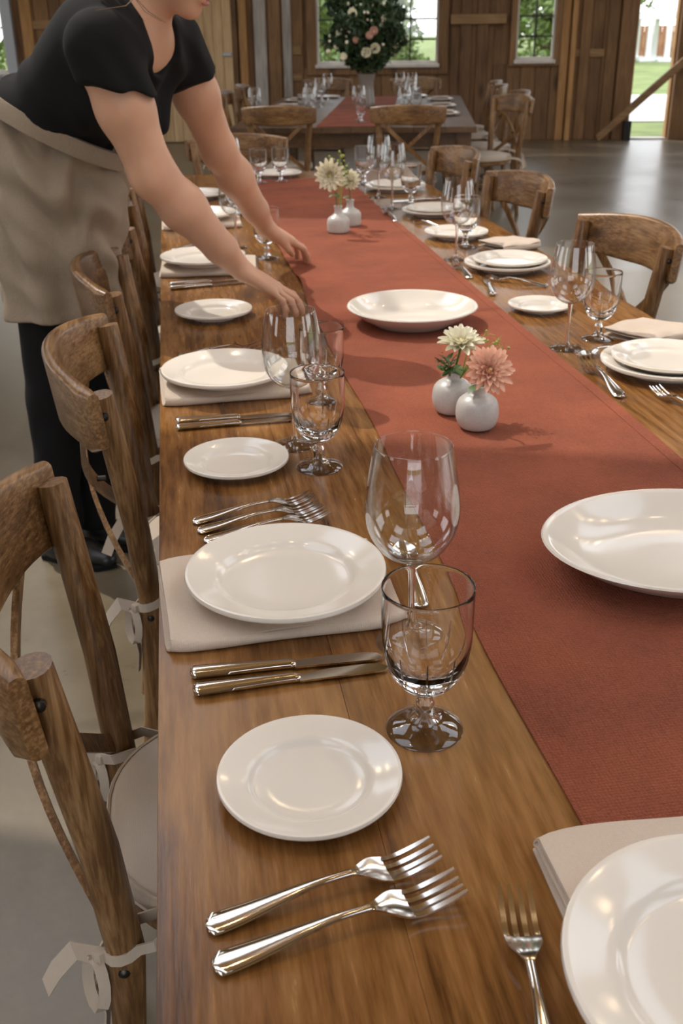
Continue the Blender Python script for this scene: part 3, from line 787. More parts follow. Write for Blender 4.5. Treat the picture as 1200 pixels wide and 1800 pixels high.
def smooth_prof(pts, n=4):
    """Catmull-Rom through (r, z) points"""
    out = []
    for i in range(len(pts) - 1):
        p0, p1, p2, p3 = pts[max(i - 1, 0)], pts[i], pts[i + 1], pts[min(i + 2, len(pts) - 1)]
        for k in range(n):
            t = k / n
            out.append(tuple(max(0.0, 0.5 * ((2 * p1[d]) + (-p0[d] + p2[d]) * t + (2 * p0[d] - 5 * p1[d] + 4 * p2[d] - p3[d]) * t * t + (-p0[d] + 3 * p1[d] - 3 * p2[d] + p3[d]) * t ** 3)) if d == 0 else
                             0.5 * ((2 * p1[d]) + (-p0[d] + p2[d]) * t + (2 * p0[d] - 5 * p1[d] + 4 * p2[d] - p3[d]) * t * t + (-p0[d] + 3 * p1[d] - 3 * p2[d] + p3[d]) * t ** 3) for d in (0, 1)))
    out.append(pts[-1]); return out
def make_wine():
    t = proto('wine_glass', 'wine glass')
    outer = smooth_prof([(0.006, 0.110), (0.018, 0.114), (0.036, 0.126), (0.0495, 0.149), (0.0535, 0.174), (0.0515, 0.203), (0.0470, 0.232), (0.0430, 0.252)], 4)
    th = 0.0011
    inner = [(max(0.0, r - th), z) for r, z in outer]
    inner[0] = (0.0, 0.1145); inner = [p for p in inner if p[1] >= 0.1145 or p[0] == 0]
    prof = outer + [(0.0427, 0.2526), (0.0423, 0.2526)] + inner[::-1]
    MB().lathe(prof, 64).build('bowl', M['glass'], t, 180)
    stem = smooth_prof([(0.0062, 0.1105), (0.0050, 0.098), (0.0040, 0.080), (0.0039, 0.045), (0.0050, 0.022), (0.0080, 0.011), (0.0160, 0.0062)], 4)
    MB().lathe([(0, 0.1105)] + stem[:-5] + [(0, stem[-6][1])], 32).build('stem', M['glass_solid'], t, 60)
    MB().lathe(stem[-7:] + [(0.028, 0.0040), (0.0395, 0.0022), (0.0405, 0.0010), (0.0395, 0.0), (0, 0.0)], 56).build('foot', M['glass'], t, 60)
    return t
def make_goblet():
    t = proto('water_goblet', 'water glass')
    outer = smooth_prof([(0.0085, 0.050), (0.019, 0.0535), (0.032, 0.066), (0.0408, 0.086), (0.0450, 0.108), (0.0462, 0.137), (0.0464, 0.172)], 5)
    inner = smooth_prof([(0.0, 0.066), (0.012, 0.067), (0.024, 0.073), (0.0358, 0.088), (0.0422, 0.108), (0.0440, 0.137), (0.0449, 0.172)], 5)
    MB().lathe([(0, 0.050)] + outer + [(0.0461, 0.1732), (0.0453, 0.1732)] + inner[::-1], 64).build('bowl', M['glass_bowl'], t, 180)
    st = smooth_prof([(0.0086, 0.0495), (0.0072, 0.043), (0.0105, 0.034), (0.0098, 0.026), (0.0105, 0.018), (0.0170, 0.0105), (0.0300, 0.0060)], 4)
    MB().lathe([(0, 0.0495)] + st[:-5] + [(0, st[-6][1])], 40).build('stem', M['glass_solid'], t, 60)
    MB().lathe(st[-7:] + [(0.0400, 0.0032), (0.0412, 0.0016), (0.0402, 0.0), (0, 0.0)], 56).build('foot', M['glass'], t, 60)
    # cut flutes round the lower bowl
    for k in range(10):
        a = 2 * PI * k / 10
        fl_ = MB(); pts = [(0.0318, 0.066), (0.0385, 0.080), (0.0425, 0.094), (0.0452, 0.110)]
        fl_.tube([(r * math.cos(a), r * math.sin(a), z) for r, z in pts], [0.0006, 0.0012, 0.0012, 0.0005], 5).build('flute_rib', M['glass_solid'], t, 60)
    return t
WINE, GOBLET = make_wine(), make_goblet()

def make_napkin(L=0.30, W=0.235, name='napkin', seed=1, puffy=0.0):
    """three times folded linen: one long strip of cloth folded back on itself, the fold towards -y"""
    r = random.Random(seed); mb = MB(); path = []
    h = 0.0095 + puffy
    def arc(cy, cz, rr, a0, a1, n=6): return [(cy + rr * math.cos(lerp(a0, a1, i / n)), cz + rr * math.sin(lerp(a0, a1, i / n))) for i in range(n + 1)]
    path += [(W / 2 - 0.004, 0.0016), (0, 0.0016), (-W / 2 + 0.02, 0.0018)]
    path += arc(-W / 2 + h * 0.75, 0.0016 + h * 0.75, h * 0.75, 1.5 * PI, 0.5 * PI)
    path += [(-W / 4, 0.0016 + h * 1.25), (0, 0.0016 + h), (W / 2 - 0.012, 0.0016 + h * 0.9)]
    path += arc(W / 2 - 0.008, 0.0016 + h * 0.9 + 0.003, 0.003, -0.5 * PI, 0.5 * PI, 4)
    path += [(0, h + 0.0085), (-W / 4, h * 1.3 + 0.0080), (-W / 2 + 0.012, h * 1.35 + 0.0072), (-W / 2 + 0.004, h * 1.1 + 0.0058)]
    n = len(path); NX = 22; th = 0.0012; secs = []
    for i in range(NX + 1):
        u = i / NX; x = (u - 0.5) * L; row_o, row_i = [], []
        for k, (y, z) in enumerate(path):
            p, nx_ = path[max(k - 1, 0)], path[min(k + 1, n - 1)]
            dy, dz = nx_[0] - p[0], nx_[1] - p[1]; dl = math.hypot(dy, dz) or 1
            ny, nz = -dz / dl, dy / dl
            wob = (1 + 0.012 * math.sin(u * 7 + seed)) * (1 - 0.07 * abs(2 * u - 1) ** 9)
            zz = z + 0.0012 * math.sin(u * 9 + k * 0.7 + seed) * (z / 0.012)
            ex = x + 0.004 * math.sin(k * 0.5 + seed) * (1 if u > 0.5 else -1) * (abs(u - 0.5) * 2) ** 3
            row_o.append(Vector((ex, y * wob + ny * th, max(0.0003, zz + nz * th)))); row_i.append(Vector((ex, y * wob - ny * th, max(0.0003, zz - nz * th))))
        secs.append(row_o + row_i[::-1])
    mb.loft(secs)
    o = mb.build(name, M['napkin'], None, 60)
    return tag(o, 'x', 'napkin')
NAPKIN = make_napkin()
NAPKIN_S = make_napkin(0.15, 0.17, 'folded_napkin', 4, 0.004)

# ------------------------------------------------------------------ place settings
GP, GN, GF, GK, GW, GG, GS = 'dinner plates on the foreground table', 'napkins on the foreground table', 'forks on the foreground table', 'knives on the foreground table', 'wine glasses on the foreground table', 'water goblets on the foreground table', 'spoons on the foreground table'
GB = 'bread plates on the foreground table'
def flat(p0, p1):     # position and heading of a piece of cutlery from its handle end to its tip
    d = Vector((p1[0] - p0[0], p1[1] - p0[1])); return ((p0[0] + p1[0]) / 2, (p0[1] + p1[1]) / 2), math.atan2(d.y, d.x)
def cut(pr, label, p0, p1, g, z=TZ, scale=1.0):
    c, a = flat(p0, p1); return spawn(pr, label, (c[0], c[1], z + 0.0004), a, g, scale)
NT_ = 0.0225
# left side, from the camera away
spawn(NAPKIN, 'beige folded napkin under the large dinner plate nearest on the left side', (0.092, 1.205, TZ), 0.05, GN)
spawn(DINNER, 'large white dinner plate nearest on the left side, on a beige napkin', (0.106, 1.195, TZ + NT_), 0.2, GP)
spawn(NAPKIN, 'beige folded napkin under the second dinner plate of the left side', (0.090, 2.12, TZ), 0.03, GN)
spawn(DINNER, 'white dinner plate on a napkin, second from the camera on the left side', (0.074, 2.10, TZ + NT_), 0.9, GP)
spawn(NAPKIN, 'beige folded napkin under the third dinner plate, beneath the near forearm', (0.088, 3.30, TZ), -0.05, GN)
spawn(DINNER, 'white dinner plate beneath the near forearm of the person', (0.070, 3.29, TZ + NT_), 0.4, GP)
spawn(NAPKIN, 'beige folded napkin under the fourth dinner plate, between the forearms', (0.092, 4.12, TZ), 0.0, GN)
spawn(DINNER, 'white dinner plate seen between the two forearms', (0.095, 4.12, TZ + NT_), 1.4, GP)
spawn(DINNER, 'white dinner plate at the far left corner of the foreground table', (0.090, 4.80, TZ), 2.0, GP)
spawn(BREAD, 'small white bread plate nearest the camera', (0.088, 0.815, TZ), 0, GB, 1.02)
spawn(BREAD, 'small white bread plate beside the second water goblet on the left', (0.069, 1.665, TZ), 0.5, GB, 1.0)
spawn(BREAD, 'small white bread plate beside the near hand of the person', (0.076, 2.705, TZ), 0.5, GB, 1.12)
cut(FORK, 'upper one of the two nearest forks lying side by side', (-0.030, 0.647), (0.195, 0.694), GF, TZ, 1.08)
cut(FORK, 'lower one of the two nearest forks lying side by side', (-0.032, 0.604), (0.213, 0.652), GF, TZ, 1.12)
cut(KNIFE, 'upper knife of the pair between the nearest plates', (-0.030, 1.032), (0.205, 1.030), GK)
cut(KNIFE, 'lower knife of the pair between the nearest plates', (-0.028, 0.996), (0.207, 1.006), GK)
cut(FORK, 'farthest of the three forks above the nearest dinner plate', (-0.022, 1.447), (0.190, 1.495), GF)
cut(FORK, 'middle of the three forks above the nearest dinner plate', (-0.024, 1.412), (0.205, 1.460), GF)
cut(FORK, 'fork half hidden by the nearest dinner plate, lowest of three', (-0.025, 1.374), (0.222, 1.432), GF)
cut(SPOON, 'spoon behind the nearest wine glass', (0.277, 1.130), (0.291, 1.330), GS)
cut(KNIFE, 'upper knife of the pair below the second dinner plate on the left', (-0.030, 1.905), (0.190, 1.901), GK)
cut(KNIFE, 'lower knife of the pair below the second dinner plate on the left', (-0.028, 1.868), (0.188, 1.876), GK)
cut(FORK, 'upper fork behind the second dinner plate on the left', (-0.030, 2.345), (0.180, 2.385), GF)
cut(FORK, 'lower fork tucked behind the second dinner plate on the left', (-0.030, 2.300), (0.180, 2.330), GF)
cut(SPOON, 'spoon behind the second wine glass on the left', (0.270, 1.972), (0.272, 2.16), GS)
cut(KNIFE, 'upper knife of the pair below the plate under the forearm', (-0.035, 3.085), (0.185, 3.11), GK)
cut(KNIFE, 'lower knife of the pair below the plate under the forearm', (-0.035, 3.035), (0.185, 3.07), GK)
cut(FORK, 'fork lying past the plate under the forearm', (-0.03, 3.62), (0.17, 3.66), GF)
cut(FORK, 'fork lying below the plate between the forearms', (0.02, 4.42), (0.21, 4.40), GF)
spawn(WINE, 'large wine glass nearest the camera', (0.246, 1.062, TZ), 0.3, GW, 1.05)
spawn(GOBLET, 'water goblet nearest the camera', (0.224, 0.888, TZ), 0.1, GG, 1.04)
spawn(WINE, 'second wine glass on the left side, below the near hand', (0.181, 1.748, TZ), 0.6, GW, 1.0)
spawn(GOBLET, 'second water goblet on the left side', (0.211, 1.637, TZ), 0.6, GG, 1.0)
spawn(GOBLET, 'water goblet hidden behind the second wine glass', (0.262, 1.950, TZ), 0.6, GG, 0.95)
spawn(WINE, 'wine glass between the two forearms', (0.195, 3.62, TZ), 0.0, GW, 0.98)
spawn(GOBLET, 'water goblet beside the wrist of the near arm', (0.283, 3.42, TZ), 0.0, GG, 0.95)
spawn(WINE, 'wine glass just above the far forearm, far left', (0.245, 4.78, TZ), 0.0, GW, 1.0)
spawn(GOBLET, 'water goblet behind the far wrist', (0.235, 4.30, TZ), 0.0, GG, 0.95)
# the near end
spawn(NAPKIN, 'beige folded napkin under the plate cut off by the lower right corner', (0.435, 0.585, TZ), 0.0, GN)
spawn(DINNER, 'large white dinner plate cut off by the lower right corner', (0.386, 0.499, TZ + NT_), 0.2, GP, 1.06)
cut(FORK, 'upright fork beside the plate at the lower right corner', (0.214, 0.425), (0.245, 0.638), GF, TZ, 1.08)
# right side, from the camera away
def stack(x, y, word, s0=1.05, s1=1.0, dx=0.0, dy=0.0):
    spawn(DINNER, 'white dinner plate under a salad plate, ' + word, (x, y, TZ), 0.3, GP, s0)
    spawn(SALAD, 'white salad plate on top of a dinner plate, ' + word, (x + dx, y + dy, TZ + 0.0128 * s0 + 0.0003), 0.3, 'salad plates on the right side', s1)
stack(1.035, 2.035, 'nearest on the right', 1.06, 1.04, 0.006, 0.005)
stack(1.005, 3.10, 'second on the right', 1.0, 0.98, 0.012, 0.01)
stack(1.020, 4.13, 'third on the right', 0.95, 0.92)
stack(1.005, 4.82, 'farthest on the right', 1.05, 1.0)
spawn(BREAD, 'white bread plate behind the nearest wine glass of the right side', (0.94, 2.60, TZ), 0, GB, 0.92)
spawn(BREAD, 'white bread plate behind the second wine glass of the right side', (0.985, 3.645, TZ), 0, GB, 1.25)
spawn(NAPKIN_S, 'beige napkin folded small beside the nearest water goblet of the right side', (1.110, 2.30, TZ), 0.5, 'small folded napkins')
spawn(NAPKIN_S, 'beige napkin folded small behind the second plate stack of the right side', (1.112, 3.43, TZ), 0.35, 'small folded napkins')
cut(FORK, 'fork pointing away beside the nearest plate stack of the right side', (0.866, 1.845), (0.876, 2.145), GF, TZ, 1.18)
cut(FORK, 'fork partly cut by the right picture edge', (0.985, 1.70), (0.945, 1.895), GF)
cut(FORK, 'fork lying across in front of the second plate stack of the right side', (1.045, 2.845), (0.905, 2.96), GF, TZ, 0.95)
cut(FORK, 'fork by the foot of the second wine glass of the right side', (0.855, 2.985), (0.856, 3.185), GF)
cut(KNIFE, 'knife between the runner and the second plate stack of the right side', (0.862, 2.77), (0.902, 2.985), GK)
cut(FORK, 'fork in front of the third plate stack of the right side', (0.975, 3.80), (0.890, 3.985), GF)
cut(FORK, 'fork by the foot of the third wine glass of the right side', (0.838, 3.99), (0.832, 4.20), GF)
cut(KNIFE, 'knife between the third and fourth plate stacks of the right side', (1.11, 4.50), (0.95, 4.47), GK)
cut(SPOON, 'spoon beside the nearest water goblet of the right side', (1.02, 2.215), (0.90, 2.165), GS)
spawn(WINE, 'wine glass nearest of the right side', (0.884, 2.240, TZ), 0, GW, 0.97)
spawn(GOBLET, 'water goblet nearest of the right side', (0.984, 2.300, TZ), 0, GG, 0.95)
spawn(WINE, 'second wine glass of the right side', (0.886, 3.27, TZ), 0.5, GW, 1.0)
spawn(GOBLET, 'second water goblet of the right side', (0.968, 3.46, TZ), 0.5, GG, 0.98)
spawn(WINE, 'third wine glass of the right side, right of the far bud vases', (0.886, 4.31, TZ), 0.7, GW, 1.03)
spawn(GOBLET, 'third water goblet of the right side', (0.985, 4.40, TZ), 0.5, GG, 0.95)
spawn(WINE, 'farthest wine glass of the right side', (0.888, 4.62, TZ), 0.5, GW, 1.03)
spawn(GOBLET, 'farthest water goblet of the right side', (0.90, 5.05, TZ), 0.5, GG, 1.0)
# far end
spawn(DINNER, 'white plate at the far end of the foreground table', (0.52, 5.42, TZ), 0.5, GP, 0.92)
spawn(GOBLET, 'left of two goblets on the far end of the runner', (0.405, 5.17, run_z(0.405, 5.17) + 0.003), 0.5, GG, 0.9)
spawn(GOBLET, 'right of two goblets on the far end of the runner', (0.512, 5.19, run_z(0.512, 5.19) + 0.003), 0.5, GG, 0.9)
spawn(PLATTER, 'deep white serving bowl in the middle of the runner', (0.575, 2.53, run_z(0.575, 2.53) + 0.0008), 0, 'serving bowls on the runner', 0.97)
_sb = spawn(PLATTER, 'oval white serving bowl on the runner, cut by the right edge', (0.665, 1.185, run_z(0.665, 1.185) + 0.0008), -0.05, 'serving bowls on the runner', 1.0); _sb.scale = (1.17, 0.92, 1.0)

# ------------------------------------------------------------------ bud vases and dahlias
def vase_mesh(squat=True):
    if squat:
        o = smooth_prof([(0.024, 0.0), (0.034, 0.006), (0.0400, 0.022), (0.0402, 0.040), (0.036, 0.055), (0.025, 0.0645), (0.0150, 0.0690), (0.0135, 0.075), (0.0145, 0.083)], 4)
    else:
        o = smooth_prof([(0.034, 0.0), (0.040, 0.003), (0.0415, 0.015), (0.0415, 0.038), (0.036, 0.052), (0.021, 0.062), (0.0145, 0.069), (0.0135, 0.083), (0.0165, 0.094)], 4)
    zt = o[-1][1]
    inner = [(o[-1][0] - 0.003, zt), (0.0095, zt - 0.012), (0.012, zt - 0.022), (0.03, 0.04), (0.03, 0.012), (0.0, 0.008)]
    return MB().lathe([(0, 0.0)] + o + inner, 56)
VZ = lambda x, y: run_z(x, y) + 0.0008
def bud_vase(squat, x, y, label):
    o = vase_mesh(squat).build('bud_vase', M['vase'], None, 60); o.location = (x, y, VZ(x, y))
    return tag(o, label, 'vase', 'small stoneware bud vases')
bud_vase(True, 0.531, 1.768, 'round pale stoneware bud vase in front, holding the peach dahlia')
bud_vase(True, 0.508, 1.862, 'round pale stoneware bud vase behind, holding the white dahlia')
bud_vase(False, 0.584, 3.82, 'pale bottle shaped bud vase, left one near the far end')
bud_vase(False, 0.650, 3.95, 'pale bottle shaped bud vase, right one near the far end')

def petal_mesh(name, mat, L, W, cup, curl):
    mb = MB(); NL, NW = 5, 4
    def fn(u, v):
        s = (v - 0.5) * 2; w = W * (math.sin(PI * min(1.0, 0.12 + 0.80 * u) ** 0.9) ** 0.75) * (1 if u < 0.95 else 0.75)
        return (L * u, w * s, cup * s * s * w * 40 * 0.02 + curl * u * u - 0.10 * L * u)
    mb.grid(fn, NL, NW)
    n = len(mb.v); mb.v += [(x, y, z - 0.0005) for x, y, z in mb.v]; mb.f += [tuple(n + i for i in f[::-1]) for f in mb.f[:NL * NW]]; mb.mi += [0] * (NL * NW)
    return mb.mesh(name, mat, 180)
def dahlia(name, label, mat, centre, face, R, base, rings, bend=None, seed=1, leaves=2):
    """flower head at centre looking along face, stem down to base inside the vase"""
    r = random.Random(seed)
    t = thing(name, label, 'flower', base, 0, 'dahlias in the bud vases')
    c = Vector(centre) - Vector(base); q = Vector(face).normalized().to_track_quat('Z', 'Y')
    s = MB(); n_ = Vector(face).normalized()
    k1 = c - n_ * R * 0.5; mid = Vector((k1.x * 0.35, k1.y * 0.35, k1.z * 0.6))
    s.tube([(0, 0, 0), tuple(mid), tuple(k1), tuple(c - n_ * 0.004)], [0.0024, 0.0022, 0.0024, 0.004], 7).build('stem', M['stem'], t, 60)
    for (n, frac, tilt, w) in rings:
        pm = petal_mesh('petal', mat, R * frac, R * w, 0.9, 0.10 * R)
        ph = r.random() * PI
        for k in range(n):
            o = place('petal', pm, t)
            a = ph + 2 * PI * k / n + r.uniform(-0.08, 0.08)
            rot = q @ Matrix.Rotation(a, 3, 'Z').to_quaternion() @ Matrix.Rotation(-(tilt + r.uniform(-0.08, 0.08)), 3, 'Y').to_quaternion()
            o.rotation_mode = 'QUATERNION'; o.rotation_quaternion = rot
            o.location = c + q @ Vector((0.10 * R * math.cos(a), 0.10 * R * math.sin(a), 0.0))
            o.scale = (r.uniform(0.9, 1.06),) * 3
    core = MB().lathe([(0, 0.0), (R * 0.07, 0.002), (R * 0.09, 0.006), (R * 0.055, 0.010), (0, 0.011)], 12).build('flower_centre', M['petal_core'], t, 60)
    core.rotation_mode = 'QUATERNION'; core.rotation_quaternion = q; core.location = c + n_ * 0.001
    for k in range(leaves):
        a = r.uniform(0, 2 * PI) if k else 3.6
        lm = MB(); d = Vector((math.cos(a), math.sin(a), 0.1)); sd = Vector((-math.sin(a), math.cos(a), 0))
        lm.grid(lambda u, v: tuple(mid * 0.9 + d * (0.030 * u) + sd * ((v - 0.5) * 0.024 * math.sin(PI * min(1, u * 0.92 + 0.06))) + Vector((0, 0, 0.008 * u - 0.016 * u * u))), 5, 2)
        lm.build('leaf', M['leaf'], t, 180)
    return t
_r4 = [(15, 1.0, 0.05, 0.175), (15, 0.96, 0.24, 0.17), (13, 0.84, 0.46, 0.16), (11, 0.66, 0.72, 0.14), (8, 0.46, 1.0, 0.12), (5, 0.30, 1.25, 0.10)]
_rw = [(12, 1.0, 0.16, 0.19), (10, 0.88, 0.42, 0.185), (8, 0.66, 0.75, 0.16), (6, 0.46, 1.05, 0.14)]
dahlia('dahlia', 'open peach dahlia facing the camera', M['petal_p'], (0.540, 1.735, 0.875), (0.05, -0.80, 0.50), 0.043, (0.531, 1.768, 0.800), _r4, seed=5)
dahlia('dahlia', 'cream white dahlia tilted upward beside the peach one', M['petal_w'], (0.514, 1.842, 0.897), (-0.05, -0.35, 0.95), 0.043, (0.508, 1.862, 0.800), _rw, seed=8, leaves=3)
dahlia('dahlia', 'large cream white dahlia on the left in the far vases', M['petal_w'], (0.548, 3.775, 0.962), (-0.25, -0.95, 0.05), 0.052, (0.584, 3.82, 0.80), _r4, seed=9)
_rp = [(13, 0.80, -0.45, 0.20), (13, 0.88, -0.05, 0.20), (12, 0.86, 0.35, 0.19), (10, 0.78, 0.70, 0.18), (8, 0.66, 1.05, 0.16)]
dahlia('dahlia', 'round cream white dahlia on the right in the far vases', M['petal_w'], (0.645, 3.915, 0.925), (0.05, -0.75, 0.65), 0.042, (0.650, 3.95, 0.80), _rp, seed=10)

def sprig(name, label, base, tips, mat, bud, seed, leafy=0, leafmat=None):
    r = random.Random(seed); t = thing(name, label, 'greenery', base, 0)
    st = MB()
    for tp in tips:
        d = Vector(tp) - Vector(base); m = Vector((d.x * 0.3, d.y * 0.3, d.z * 0.65))
        st.tube([(0, 0, 0), tuple(m), tuple(d)], [0.0014, 0.0011, 0.0006], 5)
        for k in range(6):
            e = m.lerp(d, 0.2 + 0.8 * r.random()); g = e + Vector((r.uniform(-1, 1), r.uniform(-1, 1), r.uniform(0.1, 1))) * 0.016
            st.tube([tuple(e), tuple((e + g) / 2 + Vector((0, 0, 0.002))), tuple(g)], [0.0008, 0.0007, 0.0005], 4)
    st.build('stems', mat, t, 60)
    bm_ = MB().lathe([(0, -bud), (bud * 0.8, -bud * 0.3), (bud * 0.7, bud * 0.5), (0, bud * 1.1)], 6).mesh('bud', mat, 60)
    for tp in tips:
        for k in range(7):
            e = (Vector(tp) - Vector(base)) * (0.68 + 0.35 * r.random()) + Vector((r.uniform(-1, 1), r.uniform(-1, 1), r.uniform(-0.6, 1))) * 0.013
            place('bud', bm_, t, tuple(e), (r.uniform(-1, 1), r.uniform(-1, 1), 0))
    if leafy:
        lm_ = MB().grid(lambda u, v: (0.022 * u, (v - 0.5) * 0.010 * math.sin(PI * min(1, 0.08 + u * 0.9)), 0.004 * u * (1 - u)), 4, 2).mesh('leaf', leafmat or M['leaf'], 180)
        for k in range(leafy):
            tp = r.choice(tips); e = (Vector(tp) - Vector(base)) * (0.45 + 0.5 * r.random())
            place('leaf', lm_, t, tuple(e), (r.uniform(-0.6, 0.6), r.uniform(-0.8, 0.4), r.uniform(0, 6.28)))
    return t
sprig('flower_sprig', 'airy lime green sprig right of the peach dahlia', (0.520, 1.858, 0.82), [(0.560, 1.83, 0.915), (0.578, 1.80, 0.905), (0.588, 1.80, 0.892), (0.574, 1.78, 0.880)], M['leaf_y'], 0.0034, 2)
sprig('flower_sprig', 'dark green leafy sprig left of the white dahlia', (0.500, 1.856, 0.82), [(0.482, 1.83, 0.872), (0.478, 1.84, 0.862), (0.490, 1.82, 0.868)], M['leaf'], 0.0014, 3, 20)
sprig('flower_sprig', 'pale green budded sprig between the far white dahlias', (0.595, 3.83, 0.83), [(0.545, 3.82, 1.002), (0.600, 3.85, 1.020), (0.57, 3.85, 1.01), (0.625, 3.88, 0.98)], M['leaf_y'], 0.0055, 4, 30)
# ------------------------------------------------------------------ cross-back chairs
def rrect(cx, cz, w, h, r, n=4):
    """rounded rectangle, (across, up) pairs"""
    out = []
    for (sx, sz, a0) in ((1, 1, 0), (-1, 1, PI / 2), (-1, -1, PI), (1, -1, 1.5 * PI)):
        for k in range(n):
            a = a0 + (PI / 2) * k / (n - 1)
            out.append((cx + sx * (w / 2 - r) + r * math.cos(a), cz + sz * (h / 2 - r) + r * math.sin(a)))
    return out
def back_x(y):     # how far the top rail bows back
    return -0.252 - 0.085 * (1 - (y / 0.265) ** 2)
def make_chair():
    t = thing('cross_back_chair', 'x', 'chair')
    # rear legs run up into the back posts
    for s in (-1, 1):
        MB().tube([(-0.235, s * 0.165, 0.0), (-0.205, s * 0.178, 0.22), (-0.190, s * 0.188, 0.44), (-0.203, s * 0.203, 0.62), (-0.224, s * 0.219, 0.78), (-0.238, s * 0.229, 0.885)],
                  [0.0165, 0.020, 0.0235, 0.0235, 0.0225, 0.0215], 14).build('back_post', M['chair_z'], t, 40)
        MB().tube([(0.215, s * 0.200, 0.0), (0.196, s * 0.190, 0.22), (0.180, s * 0.182, 0.43)], [0.014, 0.018, 0.021], 12).build('front_leg', M['chair_z'], t, 40)
    # bolts on the sides of the posts
    rail = MB(); secs = []
    n = 20
    for i in range(n + 1):
        u = i / n; y = lerp(-0.272, 0.272, u); x = back_x(y)
        e = abs(2 * u - 1)
        hgt = lerp(0.138, 0.118, sm((e - 0.2) / 0.8)) ; thk = lerp(0.026, 0.034, sm((e - 0.75) / 0.2))
        if i in (0, n): hgt *= 0.86; thk *= 0.6
        top_z = 0.922 - 0.022 * e ** 2
        dxdy = 2 * 0.085 * y / 0.265 ** 2; nrm = Vector((-1, dxdy, 0)).normalized()
        lean = 0.12
        secs.append([Vector((x, y, 0)) + nrm * (a + lean * (zz - top_z)) * 1.0 * (1) + Vector((0, 0, zz)) for a, zz in rrect(0.0, top_z - hgt / 2, thk, hgt, min(0.012, thk * 0.42))])
    rail.loft(secs); rail.build('top_rail', M['chair_y'], t, 40)
    # crossed back straps
    for s in (-1, 1):
        st = MB(); pts = []
        for i in range(15):
            u = i / 14
            y = s * lerp(-0.185, 0.172, u); z = lerp(0.795, 0.475, u)
            x = lerp(back_x(0.185) + 0.012, -0.205, u) - 0.045 * math.sin(PI * u) + s * 0.005
            pts.append(Vector((x, y, z)))
        sc_ = []
        for i, p in enumerate(pts):
            d = (pts[min(i + 1, 14)] - pts[max(i - 1, 0)]).normalized()
            nn = Vector((1, 0, 0)); nn = (nn - d * nn.dot(d)).normalized(); w = d.cross(nn)
            sc_.append((p, w * 0.0135, nn * 0.0045))
        ribbon(st, sc_); st.build('cross_strap', M['chair_z'], t, 40)
    MB().tube([(-0.291, 0, 0.635), (-0.262, 0, 0.635)], 0.006, 8).build('rivet', M['bolt'], t)
    for (nm, x, y, z) in (('bolt', -0.2335, 0.251, 0.852), ('bolt', -0.2335, -0.251, 0.852), ('bolt', -0.194, 0.2085, 0.425), ('bolt', -0.194, -0.2085, 0.425)):
        sg = 1 if y > 0 else -1
        o = MB().lathe([(0, -0.003), (0.0075, -0.003), (0.0072, 0.002), (0.004, 0.0042), (0, 0.0048)], 10).build(nm, M['bolt'], t)
        o.location = (x, y, z); o.rotation_euler = (-sg * PI / 2, 0, 0)
    # seat: bent wood ring, board, cushion
    def seat_outline(k, grow=0.0):
        a = 2 * PI * k / 40; c, s_ = math.cos(a), math.sin(a)
        e = 0.78
        x = math.copysign(abs(c) ** e, c) * (0.205 + grow); y = math.copysign(abs(s_) ** e, s_) * (0.205 + grow) * (1 + 0.10 * c)
        return x, y
    MB().loft([[Vector((*seat_outline(k, g), z)) for k in range(40)] for g, z in ((-0.008, 0.418), (0.0, 0.422), (0.002, 0.440), (-0.006, 0.447))]).build('seat', M['chair_y'], t, 40)
    cu = MB().loft([[Vector((*seat_outline(k, g), z)) for k in range(40)] for g, z in ((-0.03, 0.4475), (-0.006, 0.449), (0.004, 0.456), (0.006, 0.468), (0.001, 0.480), (-0.010, 0.488), (-0.05, 0.496), (-0.12, 0.501), (-0.19, 0.502))])
    cu = cu.build('cushion', M['cushion'], t, 60)
    for z, g in ((0.4815, 0.0015), (0.4535, 0.003)):
        pip = MB(); pip.loft([[Vector((*seat_outline(k, g), z)) + (Vector((*seat_outline(k, g), 0)).normalized() * (0.003 * math.cos(2 * PI * j / 5)) + Vector((0, 0, 0.003 * math.sin(2 * PI * j / 5)))) for j in range(5)] for k in range(40)], closed=True)
        pip.build('piping', M['cushion'], cu, 60)
    # ties knotted round the back posts
    for s in (-1, 1):
        tie = MB()
        cx, cy = -0.190, s * 0.188
        def strip(pts, w, axis=(0, 0, 1)):
            sc_ = []
            pts = [Vector(p) for p in pts]
            for i, p in enumerate(pts):
                d = (pts[min(i + 1, len(pts) - 1)] - pts[max(i - 1, 0)]).normalized()
                ax = Vector(axis); ax = (ax - d * ax.dot(d)); ax = ax.normalized() if ax.length > 1e-3 else Vector((1, 0, 0))
                sc_.append((p, ax * w / 2, d.cross(ax).normalized() * 0.0012))
            ribbon(tie, sc_)
        R_ = 0.0255
        strip([(cx + 0.075, cy - s * 0.01, 0.466), (cx + 0.035, cy + s * 0.022, 0.462)] + [(cx + R_ * math.cos(a) , cy + s * R_ * math.sin(a), 0.458 - 0.004 * k) for k, a in enumerate([0.9, 1.4, 1.9, 2.4, 2.9, 3.3])], 0.017)
        strip([(cx + 0.07, cy - s * 0.03, 0.466), (cx + 0.02, cy - s * 0.0265, 0.460), (cx - 0.012, cy - s * 0.025, 0.452), (cx - 0.028, cy - s * 0.006, 0.442)], 0.017)
        k0 = Vector((cx - 0.031, cy, 0.438))
        tie.lathe([(0, -0.012), (0.008, -0.009), (0.0105, 0.0), (0.008, 0.009), (0, 0.012)], 8, mat=Matrix.Translation(k0))
        for d in (-1, 1):      # bow loops
            loop = []
            for i in range(13):
                a = 2 * PI * i / 12
                loop.append(k0 + Vector((-0.008 - 0.010 * math.sin(a) * d, d * 0.013 * (1 - math.cos(a)) * 0.9 + d * 0.010 * math.sin(a), -0.031 * (1 - math.cos(a)))))
            strip(loop, 0.014, (1, 0, 0.0))
